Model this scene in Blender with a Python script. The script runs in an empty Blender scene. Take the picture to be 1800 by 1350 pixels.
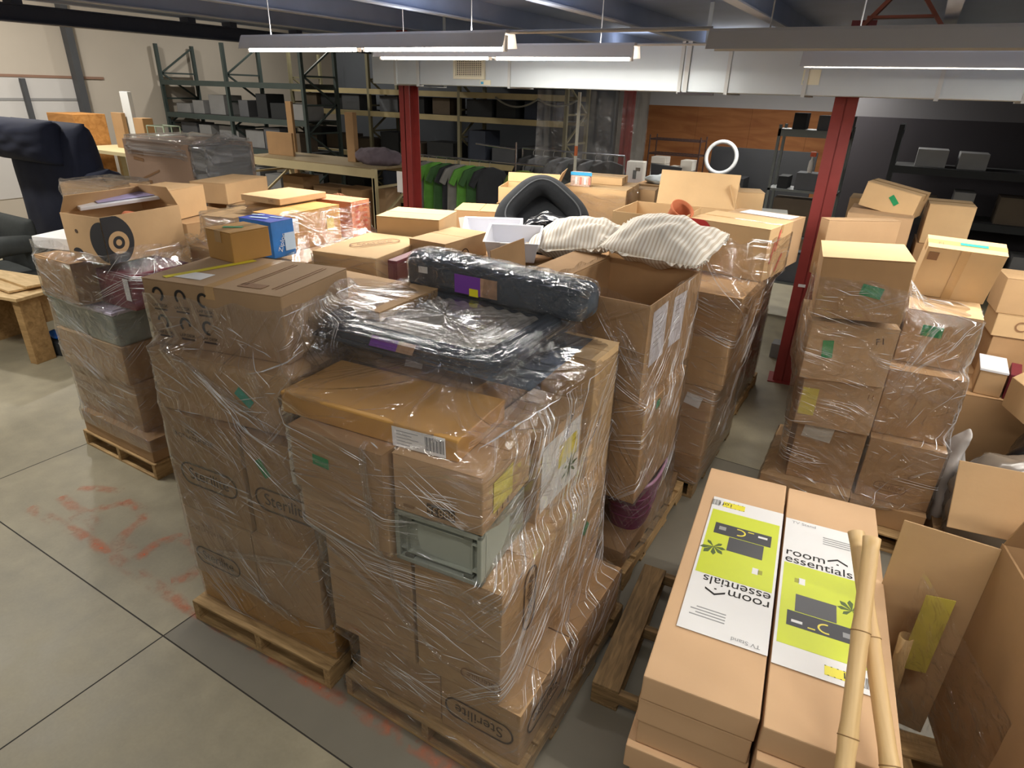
import bpy, bmesh, math, random
from mathutils import Vector, Matrix, noise
PI = math.pi
SC = bpy.context.scene
COL = SC.collection
random.seed(7)
# ---------------------------------------------------------------- camera
cam_d = bpy.data.cameras.new('camera')
cam = bpy.data.objects.new('camera', cam_d); COL.objects.link(cam)
R = ((0.85631, 0.23953, -0.45756), (0.51569, -0.34776, 0.78303), (0.02844, -0.90647, -0.42131))
cam.matrix_world = Matrix(((R[0][0], -R[0][1], -R[0][2], 0.0), (R[1][0], -R[1][1], -R[1][2], 0.0),
                           (R[2][0], -R[2][1], -R[2][2], 2.85), (0, 0, 0, 1)))
cam_d.sensor_width = 36.0
cam_d.lens = 36.0 * 1108.7 / 1800.0
cam_d.clip_start = 0.05
SC.camera = cam
# ---------------------------------------------------------------- view, world
SC.view_settings.view_transform = 'Standard'
SC.view_settings.look = 'None'
SC.view_settings.gamma = 1.0
SC.view_settings.use_curve_mapping = False
SC.view_settings.exposure = -0.18
world = bpy.data.worlds.new('warehouse_air'); SC.world = world
world.use_nodes = True
bg = world.node_tree.nodes['Background']
bg.inputs[0].default_value = (0.75, 0.82, 1.0, 1)
bg.inputs[1].default_value = 0.06
SC.cycles.transparent_max_bounces = 24
SC.cycles.max_bounces = 8
TUBE_POWER = 40.0        # watts of one 1.2 m tube pair
# ---------------------------------------------------------------- materials
MATS = {}
def srgb(r, g, b):
    f = lambda c: (c / 255 / 12.92) if c <= 10 else ((c / 255 + 0.055) / 1.055) ** 2.4
    return (f(r), f(g), f(b))
def nodes_of(m):
    m.use_nodes = True
    nt = m.node_tree
    return nt, nt.nodes, nt.links
def mat(name, rgb, rough=0.7, var=0.0, scale=8.0, metal=0.0, bump=0.0, bscale=60.0, stretch=None, spec=0.5, coat=0.0):
    if name in MATS: return MATS[name]
    m = bpy.data.materials.new(name); nt, N, L = nodes_of(m)
    p = N['Principled BSDF']
    c = srgb(*rgb)
    p.inputs['Base Color'].default_value = (*c, 1)
    p.inputs['Roughness'].default_value = rough
    p.inputs['Metallic'].default_value = metal
    p.inputs['Specular IOR Level'].default_value = spec
    p.inputs['Coat Weight'].default_value = coat
    if var or bump:
        tc = N.new('ShaderNodeTexCoord'); mp = N.new('ShaderNodeMapping')
        L.new(tc.outputs['Object'], mp.inputs[0])
        if stretch: mp.inputs['Scale'].default_value = stretch
    if var:
        nz = N.new('ShaderNodeTexNoise'); nz.inputs['Scale'].default_value = scale; nz.inputs['Detail'].default_value = 6
        L.new(mp.outputs[0], nz.inputs['Vector'])
        rp = N.new('ShaderNodeMapRange'); rp.inputs['From Min'].default_value = 0.25; rp.inputs['From Max'].default_value = 0.75
        rp.inputs['To Min'].default_value = 1 - var; rp.inputs['To Max'].default_value = 1 + var
        L.new(nz.outputs['Fac'], rp.inputs['Value'])
        mx = N.new('ShaderNodeVectorMath'); mx.operation = 'SCALE'; mx.inputs[0].default_value = c
        L.new(rp.outputs[0], mx.inputs['Scale']); L.new(mx.outputs[0], p.inputs['Base Color'])
    if bump:
        nb = N.new('ShaderNodeTexNoise'); nb.inputs['Scale'].default_value = bscale; nb.inputs['Detail'].default_value = 4
        L.new(mp.outputs[0], nb.inputs['Vector'])
        bp = N.new('ShaderNodeBump'); bp.inputs['Strength'].default_value = bump; bp.inputs['Distance'].default_value = 0.01
        L.new(nb.outputs['Fac'], bp.inputs['Height']); L.new(bp.outputs[0], p.inputs['Normal'])
    MATS[name] = m
    return m
def emit(name, rgb, s):
    if name in MATS: return MATS[name]
    m = bpy.data.materials.new(name); nt, N, L = nodes_of(m)
    N.remove(N['Principled BSDF'])
    e = N.new('ShaderNodeEmission'); e.inputs[0].default_value = (*srgb(*rgb), 1); e.inputs[1].default_value = s
    L.new(e.outputs[0], N['Material Output'].inputs[0]); MATS[name] = m
    return m
def film(name, su=1.6, sv=40.0, ang=0.2, gloss=1.5, haze=0.028, rough=0.04, crumple=0.35, streak=0.8, tint=(1, 1, 1)):
    """stretch film: see-through skin with tension wrinkles that glint and milky bunched bands (UV in metres)"""
    if name in MATS: return MATS[name]
    m = bpy.data.materials.new(name); nt, N, L = nodes_of(m)
    N.remove(N['Principled BSDF'])
    tc = N.new('ShaderNodeTexCoord')
    def noise_tex(a, sx, sy, sc, det, dist=0.0):
        r = N.new('ShaderNodeMapping'); r.inputs['Rotation'].default_value = (0, 0, a)
        s = N.new('ShaderNodeMapping'); s.inputs['Scale'].default_value = (sx, sy, 1)
        L.new(tc.outputs['UV'], r.inputs[0]); L.new(r.outputs[0], s.inputs[0])
        n = N.new('ShaderNodeTexNoise'); n.inputs['Scale'].default_value = sc; n.inputs['Detail'].default_value = det
        n.inputs['Distortion'].default_value = dist
        L.new(s.outputs[0], n.inputs['Vector']); return n.outputs['Fac']
    st = noise_tex(ang, su, sv, 1.0, 5, 0.3)
    st2 = noise_tex(-ang * 0.6, su * 0.7, sv * 0.6, 1.0, 3, 0.2)
    cr = noise_tex(0.0, 9, 9, 1.0, 6, 0.6)
    big = noise_tex(ang, 0.9, 3.0, 1.0, 3)
    def math_(op, a, b):
        n = N.new('ShaderNodeMath'); n.operation = op
        for i, v in enumerate((a, b)):
            if isinstance(v, (int, float)): n.inputs[i].default_value = v
            else: L.new(v, n.inputs[i])
        return n.outputs[0]
    def ridge(x, lo, hi):
        r = N.new('ShaderNodeMapRange'); r.interpolation_type = 'SMOOTHSTEP'; r.inputs['From Min'].default_value = lo; r.inputs['From Max'].default_value = hi
        L.new(x, r.inputs['Value']); return r.outputs[0]
    rd = math_('ADD', ridge(st, 0.54, 0.74), ridge(st2, 0.56, 0.76))
    h = math_('ADD', math_('MULTIPLY', rd, streak * 0.55), math_('MULTIPLY', ridge(cr, 0.42, 0.8), crumple * 0.5))
    h = math_('ADD', h, math_('MULTIPLY', big, 0.8))
    bp = N.new('ShaderNodeBump'); bp.inputs['Strength'].default_value = 1.0; bp.inputs['Distance'].default_value = 0.03
    L.new(h, bp.inputs['Height'])
    gl = N.new('ShaderNodeBsdfGlossy'); gl.inputs['Roughness'].default_value = rough
    L.new(bp.outputs[0], gl.inputs['Normal'])
    df = N.new('ShaderNodeBsdfDiffuse'); df.inputs[0].default_value = (0.8, 0.8, 0.82, 1)
    L.new(bp.outputs[0], df.inputs['Normal'])
    tr = N.new('ShaderNodeBsdfTransparent'); tr.inputs[0].default_value = (*tint, 1)
    fr = N.new('ShaderNodeFresnel'); fr.inputs['IOR'].default_value = 1.5
    L.new(bp.outputs[0], fr.inputs['Normal'])
    gfac = math_('MINIMUM', math_('MULTIPLY', math_('ADD', fr.outputs[0], 0.02), 1.0 * gloss), 0.5)
    rp = N.new('ShaderNodeMapRange'); rp.inputs['From Min'].default_value = 0.5; rp.inputs['From Max'].default_value = 0.8
    rp.inputs['To Min'].default_value = haze * 0.3; rp.inputs['To Max'].default_value = haze * 4.0
    L.new(math_('ADD', math_('MULTIPLY', big, 0.6), math_('MULTIPLY', st, 0.4)), rp.inputs['Value'])
    m1 = N.new('ShaderNodeMixShader'); L.new(rp.outputs[0], m1.inputs[0]); L.new(tr.outputs[0], m1.inputs[1]); L.new(df.outputs[0], m1.inputs[2])
    m2 = N.new('ShaderNodeMixShader'); L.new(gfac, m2.inputs[0]); L.new(m1.outputs[0], m2.inputs[1]); L.new(gl.outputs[0], m2.inputs[2])
    L.new(m2.outputs[0], N['Material Output'].inputs[0])
    MATS[name] = m
    return m
def stripes(name, c1, c2, freq, axis=0, duty=0.5, rough=0.9, uv=True):
    if name in MATS: return MATS[name]
    m = bpy.data.materials.new(name); nt, N, L = nodes_of(m); p = N['Principled BSDF']
    p.inputs['Roughness'].default_value = rough
    tc = N.new('ShaderNodeTexCoord'); sp = N.new('ShaderNodeSeparateXYZ'); L.new(tc.outputs['UV' if uv else 'Object'], sp.inputs[0])
    a = N.new('ShaderNodeMath'); a.operation = 'MULTIPLY'; a.inputs[1].default_value = freq; L.new(sp.outputs[axis], a.inputs[0])
    f = N.new('ShaderNodeMath'); f.operation = 'FRACT'; L.new(a.outputs[0], f.inputs[0])
    g = N.new('ShaderNodeMath'); g.operation = 'GREATER_THAN'; g.inputs[1].default_value = duty; L.new(f.outputs[0], g.inputs[0])
    mx = N.new('ShaderNodeMix'); mx.data_type = 'RGBA'
    L.new(g.outputs[0], mx.inputs['Factor']); mx.inputs['A'].default_value = (*srgb(*c1), 1); mx.inputs['B'].default_value = (*srgb(*c2), 1)
    L.new(mx.outputs['Result'], p.inputs['Base Color']); MATS[name] = m
    return m
def wood(name, c1, c2, sc=3.0, stretch=(1, 14, 14), rough=0.75):
    if name in MATS: return MATS[name]
    m = bpy.data.materials.new(name); nt, N, L = nodes_of(m); p = N['Principled BSDF']
    p.inputs['Roughness'].default_value = rough
    tc = N.new('ShaderNodeTexCoord'); mp = N.new('ShaderNodeMapping'); mp.inputs['Scale'].default_value = stretch
    L.new(tc.outputs['Object'], mp.inputs[0])
    n = N.new('ShaderNodeTexNoise'); n.inputs['Scale'].default_value = sc; n.inputs['Detail'].default_value = 8; n.inputs['Distortion'].default_value = 0.8
    L.new(mp.outputs[0], n.inputs['Vector'])
    r = N.new('ShaderNodeValToRGB'); r.color_ramp.elements[0].position = 0.3; r.color_ramp.elements[1].position = 0.7
    r.color_ramp.elements[0].color = (*srgb(*c1), 1); r.color_ramp.elements[1].color = (*srgb(*c2), 1)
    L.new(n.outputs['Fac'], r.inputs[0]); L.new(r.outputs[0], p.inputs['Base Color'])
    bp = N.new('ShaderNodeBump'); bp.inputs['Strength'].default_value = 0.15; L.new(n.outputs['Fac'], bp.inputs['Height']); L.new(bp.outputs[0], p.inputs['Normal'])
    MATS[name] = m
    return m
CB = mat('cardboard', (183, 149, 108), 0.88, 0.07, 5, bump=0.06, bscale=40)
CBL = mat('cardboard_light', (199, 166, 122), 0.88, 0.06, 5, bump=0.06, bscale=40)
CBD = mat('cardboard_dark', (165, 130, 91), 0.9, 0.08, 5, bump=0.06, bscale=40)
CBP = mat('cardboard_pinkish', (181, 148, 111), 0.88, 0.06, 5, bump=0.06, bscale=40)
CBO = mat('cardboard_ochre', (186, 140, 74), 0.8, 0.06, 5, bump=0.05, bscale=40)
CBG = mat('cardboard_greyish', (166, 136, 102), 0.9, 0.07, 5)
INK = mat('print_brown', (74, 55, 40), 0.8)
INKK = mat('print_black', (38, 34, 32), 0.8)
INKF = mat('print_faded', (138, 102, 70), 0.85)
WHITE = mat('paper_white', (226, 224, 222), 0.6)
GREY_T = mat('print_grey', (150, 150, 150), 0.7)
GREEN = mat('green_sticker', (30, 138, 84), 0.45, 0.15, 60)
TEAL = mat('teal_sticker', (52, 160, 140), 0.45, 0.15, 60)
YEL = mat('yellow_tape', (222, 205, 50), 0.4)
TAPE = mat('clear_brown_tape', (186, 150, 104), 0.22, 0.05, 20)
FILM = film('stretch_film')
FILMD = film('stretch_film_diagonal', su=1.6, sv=42, ang=0.95, haze=0.05)
FILML = film('stretch_film_loose', su=4, sv=22, ang=0.35, crumple=1.1, streak=0.5, haze=0.055)
BAG = film('clear_bag_film', su=5, sv=9, ang=0.5, crumple=1.3, streak=0.35, haze=0.012, rough=0.05, gloss=1.3)
FOLD = mat('bunched_film', (226, 226, 230), 0.18, spec=0.8)
# ---------------------------------------------------------------- mesh helpers
class MB:
    """collects simple solids and links them as ONE mesh object"""
    def __init__(s): s.v = []; s.f = []; s.uv = {}; s.mi = []; s.cur = 0
    def add(s, vs, fs, uvs=None):
        b = len(s.v); s.v += [tuple(v) for v in vs]
        for k, f in enumerate(fs):
            if uvs: s.uv[len(s.f)] = uvs[k]
            s.f.append([b + i for i in f]); s.mi.append(s.cur)
        return s
    def box(s, x0, y0, z0, x1, y1, z1, M=None):
        vs = [Vector(p) for p in ((x0, y0, z0), (x1, y0, z0), (x1, y1, z0), (x0, y1, z0), (x0, y0, z1), (x1, y0, z1), (x1, y1, z1), (x0, y1, z1))]
        if M: vs = [M @ v for v in vs]
        return s.add(vs, [(3, 2, 1, 0), (4, 5, 6, 7), (0, 1, 5, 4), (1, 2, 6, 5), (2, 3, 7, 6), (3, 0, 4, 7)])
    def bar(s, a, b, w, h=None, up=(0, 0, 1)):
        a, b = Vector(a), Vector(b); h = h or w; d = (b - a).normalized(); u = Vector(up)
        if abs(d.dot(u)) > 0.95: u = Vector((0, 1, 0))
        r = d.cross(u).normalized(); u = r.cross(d)
        c = [r * (i * w / 2) + u * (j * h / 2) for i, j in ((-1, -1), (1, -1), (1, 1), (-1, 1))]
        return s.add([a + k for k in c] + [b + k for k in c], [(3, 2, 1, 0), (4, 5, 6, 7), (0, 1, 5, 4), (1, 2, 6, 5), (2, 3, 7, 6), (3, 0, 4, 7)])
    def tube(s, pts, r, n=10, cap=True, closed=False):
        P = [Vector(p) for p in pts]; m = len(P); rs = r if isinstance(r, (list, tuple)) else [r] * m
        ring = []; nrm = None
        for i in range(m):
            d = (P[(i + 1) % m] - P[i - 1]) if closed else (P[min(i + 1, m - 1)] - P[max(i - 1, 0)])
            d.normalize()
            if nrm is None:
                nrm = d.cross(Vector((0, 0, 1)))
                if nrm.length < 1e-3: nrm = Vector((1, 0, 0))
            nrm = (nrm - d * nrm.dot(d)).normalized(); bn = d.cross(nrm)
            ring.append([P[i] + (nrm * math.cos(2 * PI * k / n) + bn * math.sin(2 * PI * k / n)) * rs[i] for k in range(n)])
        vs = [v for g in ring for v in g]; fs = []
        for i in range(m if closed else m - 1):
            j = (i + 1) % m
            for k in range(n): fs.append((i * n + k, i * n + (k + 1) % n, j * n + (k + 1) % n, j * n + k))
        if cap and not closed: fs += [tuple(range(n - 1, -1, -1)), tuple((m - 1) * n + k for k in range(n))]
        return s.add(vs, fs)
    def prism(s, poly, y0, y1, M=None):
        """polygon in (x, z) pushed from y0 to y1"""
        n = len(poly); vs = [Vector((x, y0, z)) for x, z in poly] + [Vector((x, y1, z)) for x, z in poly]
        if M: vs = [M @ v for v in vs]
        return s.add(vs, [tuple(range(n)), tuple(range(2 * n - 1, n - 1, -1))] + [((i + 1) % n, i, n + i, n + (i + 1) % n) for i in range(n)])
    def grid(s, nx, ny, fn, uvfn=None, wrapx=False):
        vs = [fn(i / (nx if wrapx else nx - 1), j / (ny - 1)) for j in range(ny) for i in range(nx)]; fs = []; uv = []
        uvfn = uvfn or (lambda a, b: (a, b))
        for j in range(ny - 1):
            for i in range(nx if wrapx else nx - 1):
                k = (i + 1) % nx
                fs.append((j * nx + i, j * nx + k, (j + 1) * nx + k, (j + 1) * nx + i))
                q = nx if wrapx else nx - 1
                uv.append([uvfn(i / q, j / (ny - 1)), uvfn((i + 1) / q, j / (ny - 1)), uvfn((i + 1) / q, (j + 1) / (ny - 1)), uvfn(i / q, (j + 1) / (ny - 1))])
        return s.add(vs, fs, uv)
    def lathe(s, prof, n=24, M=None):
        vs = []
        for r, z in prof:
            for k in range(n): vs.append(Vector((r * math.cos(2 * PI * k / n), r * math.sin(2 * PI * k / n), z)))
        if M: vs = [M @ v for v in vs]
        fs = [(i * n + k, i * n + (k + 1) % n, (i + 1) * n + (k + 1) % n, (i + 1) * n + k) for i in range(len(prof) - 1) for k in range(n)]
        return s.add(vs, fs)
    def mesh(s, name, m, smooth=False, bevel=0.0, seg=2, weld=False):
        me = bpy.data.meshes.new(name); me.from_pydata(s.v, [], s.f)
        for k in (m if isinstance(m, (list, tuple)) else [m]): me.materials.append(k)
        for i, p in enumerate(me.polygons): p.material_index = s.mi[i]
        if s.uv:
            ul = me.uv_layers.new(name='UVMap')
            for i, p in enumerate(me.polygons):
                if i in s.uv:
                    for li, c in zip(p.loop_indices, s.uv[i]): ul.data[li].uv = c
        bm = bmesh.new(); bm.from_mesh(me)
        if weld: bmesh.ops.remove_doubles(bm, verts=bm.verts, dist=1e-4)
        if not s.uv: bmesh.ops.recalc_face_normals(bm, faces=bm.faces)
        if bevel:
            bmesh.ops.bevel(bm, geom=[e for e in bm.edges if e.is_manifold and e.calc_face_angle(0) > 0.6], offset=bevel, segments=seg, affect='EDGES', profile=0.6)
        bm.to_mesh(me); bm.free()
        if smooth:
            for p in me.polygons: p.use_smooth = True
        me.update()
        return me
    def build(s, name, m, parent=None, M=None, **k):
        o = bpy.data.objects.new(name, s.mesh(name, m, **k)); COL.objects.link(o)
        if parent: o.parent = parent
        if M is not None: o.matrix_local = M
        return o
def tag(o, label, cat, group=None, kind=None):
    o['label'] = label; o['category'] = cat
    if group: o['group'] = group
    if kind: o['kind'] = kind
    return o
def struct(o, label, cat):
    return tag(o, label, cat, kind='structure')
def empty(name, loc, rz=0.0, M=None):
    o = bpy.data.objects.new(name, None); COL.objects.link(o); o.empty_display_size = 0.1
    if M is not None: o.matrix_world = M
    else: o.location = loc; o.rotation_euler = (0, 0, rz)
    return o
def pose(x, y, z, yaw=0, tx=0, ty=0):
    return Matrix.Translation((x, y, z)) @ Matrix.Rotation(math.radians(yaw), 4, 'Z') @ Matrix.Rotation(math.radians(ty), 4, 'Y') @ Matrix.Rotation(math.radians(tx), 4, 'X')
def face(dim, f):
    w, d, h = dim
    o, u, v = {'F': ((0, 0, 0), (1, 0, 0), (0, 0, 1)), 'R': ((w, 0, 0), (0, 1, 0), (0, 0, 1)), 'L': ((0, d, 0), (0, -1, 0), (0, 0, 1)),
               'B': ((w, d, 0), (-1, 0, 0), (0, 0, 1)), 'T': ((0, 0, h), (1, 0, 0), (0, 1, 0))}[f]
    u, v, o = Vector(u), Vector(v), Vector(o); n = u.cross(v)
    return Matrix(((u.x, v.x, n.x, o.x), (u.y, v.y, n.y, o.y), (u.z, v.z, n.z, o.z), (0, 0, 0, 1)))
def on(dim, f, u, v, rot=0.0, lift=0.0015):
    return face(dim, f) @ Matrix.Translation((u, v, lift)) @ Matrix.Rotation(math.radians(rot), 4, 'Z')
def sticker(root, dim, f, u, v, w, h, m, name='sticker', rot=0, lift=0.0015, label=None):
    o = MB().box(-w / 2, -h / 2, -0.0006, w / 2, h / 2, 0.0006).build(name, m, root, on(dim, f, u, v, rot, lift))
    if label: o['label'] = label
    return o
def letters(name, s, size, m, align):
    c = bpy.data.curves.new(name, 'FONT'); c.body = s; c.size = size; c.align_x = align; c.align_y = 'CENTER'
    t = bpy.data.objects.new(name, c); me = bpy.data.meshes.new_from_object(t); bpy.data.objects.remove(t); bpy.data.curves.remove(c)
    me.name = name; me.materials.clear(); me.materials.append(m)
    o = bpy.data.objects.new(name, me); COL.objects.link(o)
    return o
def text(root, dim, f, u, v, s, size, m=None, rot=0, name='printed_text', bold=0.0, lift=0.0016, sx=1.0):
    o = letters(name, s, size, m or INK, 'CENTER'); o.parent = root
    o.matrix_local = on(dim, f, u, v, rot, lift) @ Matrix.Diagonal((sx, 1, 1, 1))
    return o
def flat(polys, t=0.0012):
    """flat shapes (lists of xy) as one thin solid"""
    b = MB()
    for P in polys:
        n = len(P); b.add([(x, y, 0) for x, y in P] + [(x, y, t) for x, y in P],
                          [tuple(range(n - 1, -1, -1)), tuple(range(n, 2 * n))] + [(i, (i + 1) % n, n + (i + 1) % n, n + i) for i in range(n)])
    return b
def ring_pts(rx, ry, wd, n=40, a0=0, a1=2 * PI, power=2):
    quads = []
    def p(a, k):
        c, s_ = math.cos(a), math.sin(a)
        e = 2 / power
        return ((rx - k) * abs(c) ** e * (1 if c > 0 else -1), (ry - k) * abs(s_) ** e * (1 if s_ > 0 else -1))
    for i in range(n):
        a, b_ = a0 + (a1 - a0) * i / n, a0 + (a1 - a0) * (i + 1) / n
        quads.append([p(a, 0), p(b_, 0), p(b_, wd), p(a, wd)])
    return quads
def stadium(L_, H_, wd, n=14):
    r = H_ / 2; out = []; inn = []
    for cx, a0 in ((L_ / 2 - r, -PI / 2), (-L_ / 2 + r, PI / 2)):
        for i in range(n + 1):
            a = a0 + PI * i / n
            out.append((cx + r * math.cos(a), r * math.sin(a))); inn.append((cx + (r - wd) * math.cos(a), (r - wd) * math.sin(a)))
    m = len(out)
    return [[out[i], out[(i + 1) % m], inn[(i + 1) % m], inn[i]] for i in range(m)]
def oval_logo(root, dim, f, u, v, L_=0.26, rot=0, m=None, word='Sterilite'):
    m = m or INK
    H_ = L_ * 0.34
    flat(stadium(L_, H_, L_ * 0.024)).build('logo_oval', m, root, on(dim, f, u, v, rot))
    text(root, dim, f, u, v, word, H_ * 0.72, m, rot, 'logo_lettering', bold=0.002, sx=0.92)
# ---------------------------------------------------------------- cartons
BOXES = {}           # key -> (matrix, w, d, h), used by the film wraps
def body_mesh(w, d, h, m, bulge=0.0):
    b = MB(); b.box(0.002, 0.002, 0, w - 0.002, d - 0.002, h - 0.004)
    return b
def carton(key, label, p, m=None, seam='x', tape=None, group=None, name='cardboard_box', cat='box', flaps=True, dims=None):
    """closed cardboard box: body, two top flaps meeting in a seam, tape along it; p = x, y, z, yaw, w, d, h, tilts"""
    x, y, z, yaw, w, d, h, tx, ty = list(p) + [0] * (9 - len(p))
    m = m or CB; M = pose(x, y, z, yaw, tx, ty)
    o = body_mesh(w, d, h, m).build(name, m, None, bevel=0.006, seg=2); o.matrix_world = M
    tag(o, label, cat, group)
    if flaps:
        g = 0.002
        for k in (0, 1):
            if seam == 'x': r = (0, k * d / 2 + g * k, w, d / 2 - g + k * (d / 2 - 0) * 1)
            else: r = (k * w / 2 + g * k, 0, w / 2 - g + k * (w / 2), d)
            MB().box(r[0] + 0.001, r[1] + 0.001, h - 0.0035, r[2] - 0.001, r[3] - 0.001, h).build('top_flap', m, o)
    if tape is not None:
        tm = tape if tape is not True else TAPE
        tw = 0.05
        if seam == 'x':
            b = MB().box(-0.0005, d / 2 - tw / 2, h, w + 0.0005, d / 2 + tw / 2, h + 0.0008)
            b.box(-0.0008, d / 2 - tw / 2, h - 0.06, 0.0012, d / 2 + tw / 2, h + 0.0008); b.box(w - 0.0012, d / 2 - tw / 2, h - 0.06, w + 0.0008, d / 2 + tw / 2, h + 0.0008)
        else:
            b = MB().box(w / 2 - tw / 2, -0.0005, h, w / 2 + tw / 2, d + 0.0005, h + 0.0008)
            b.box(w / 2 - tw / 2, -0.0008, h - 0.06, w / 2 + tw / 2, 0.0012, h + 0.0008); b.box(w / 2 - tw / 2, d - 0.0012, h - 0.06, w / 2 + tw / 2, d + 0.0008, h + 0.0008)
        b.build('packing_tape', tm, o)
    BOXES[key] = (M, w, d, h)
    o['dims'] = 0
    del o['dims']
    return o, (w, d, h)
def open_carton(key, label, p, m=None, flaps=(), group=None, name='open_cardboard_box', t=0.006, cat='box'):
    """box standing open: floor, four walls in one body; flaps = (side, width, fold angle from upright) as parts"""
    x, y, z, yaw, w, d, h, tx, ty = list(p) + [0] * (9 - len(p))
    m = m or CB; M = pose(x, y, z, yaw, tx, ty)
    b = MB().box(0, 0, 0, w, d, t).box(0, 0, t, w, t, h).box(0, d - t, t, w, d, h).box(0, t, t, t, d - t, h).box(w - t, t, t, w, d - t, h)
    o = b.build(name, m); o.matrix_world = M; tag(o, label, cat, group)
    for sd, fw, a in flaps:
        L_ = w if sd in 'FB' else d
        fm = {'F': Matrix.Translation((0, 0, h)), 'R': Matrix.Translation((w, 0, h)) @ Matrix.Rotation(PI / 2, 4, 'Z'),
              'B': Matrix.Translation((w, d, h)) @ Matrix.Rotation(PI, 4, 'Z'), 'L': Matrix.Translation((0, d, h)) @ Matrix.Rotation(-PI / 2, 4, 'Z')}[sd]
        fm = fm @ Matrix.Rotation(math.radians(a), 4, 'X')
        MB().box(0.004, 0, 0.001, L_ - 0.004, t, fw).build('top_flap', m, o, fm, bevel=0.002, seg=1)
    BOXES[key] = (M, w, d, h)
    return o, (w, d, h)
# ---------------------------------------------------------------- stretch film round a load
def hull(pts):
    pts = sorted(set((round(a, 4), round(b, 4)) for a, b in pts))
    def half(ps):
        o = []
        for p in ps:
            while len(o) > 1 and (o[-1][0] - o[-2][0]) * (p[1] - o[-2][1]) - (o[-1][1] - o[-2][1]) * (p[0] - o[-2][0]) <= 0: o.pop()
            o.append(p)
        return o
    a, b = half(pts), half(pts[::-1])
    return a[:-1] + b[:-1]
def ray_hull(H, c, a):
    dx, dy = math.cos(a), math.sin(a); best = 0.3
    for i in range(len(H)):
        x1, y1 = H[i][0] - c[0], H[i][1] - c[1]; x2, y2 = H[(i + 1) % len(H)][0] - c[0], H[(i + 1) % len(H)][1] - c[1]
        ex, ey = x2 - x1, y2 - y1; den = dx * ey - dy * ex
        if abs(den) < 1e-9: continue
        t = (x1 * ey - y1 * ex) / den; s = (x1 * dy - y1 * dx) / den
        if t > 0 and -1e-6 <= s <= 1 + 1e-6: best = max(best, t) if best != 0.3 else t
    return best
def one_fold(fb, pt, ph, L_, zz, sl, wd, z0, z1, k=22):
    ring = []
    for i in range(k):
        t = i / (k - 1); a = ph + L_ * t; z = max(z0 + 0.02, min(z1 - 0.02, zz + sl * L_ * t))
        e = wd * (0.25 + math.sin(PI * t))
        ring.append([pt(a, z - e, 0.002), pt(a, z, 0.002 + e), pt(a, z + e, 0.002)])
    fb.add([v for g in ring for v in g], [f for i in range(k - 1) for f in ((i * 3, i * 3 + 3, i * 3 + 4, i * 3 + 1), (i * 3 + 1, i * 3 + 4, i * 3 + 5, i * 3 + 2))])
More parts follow.
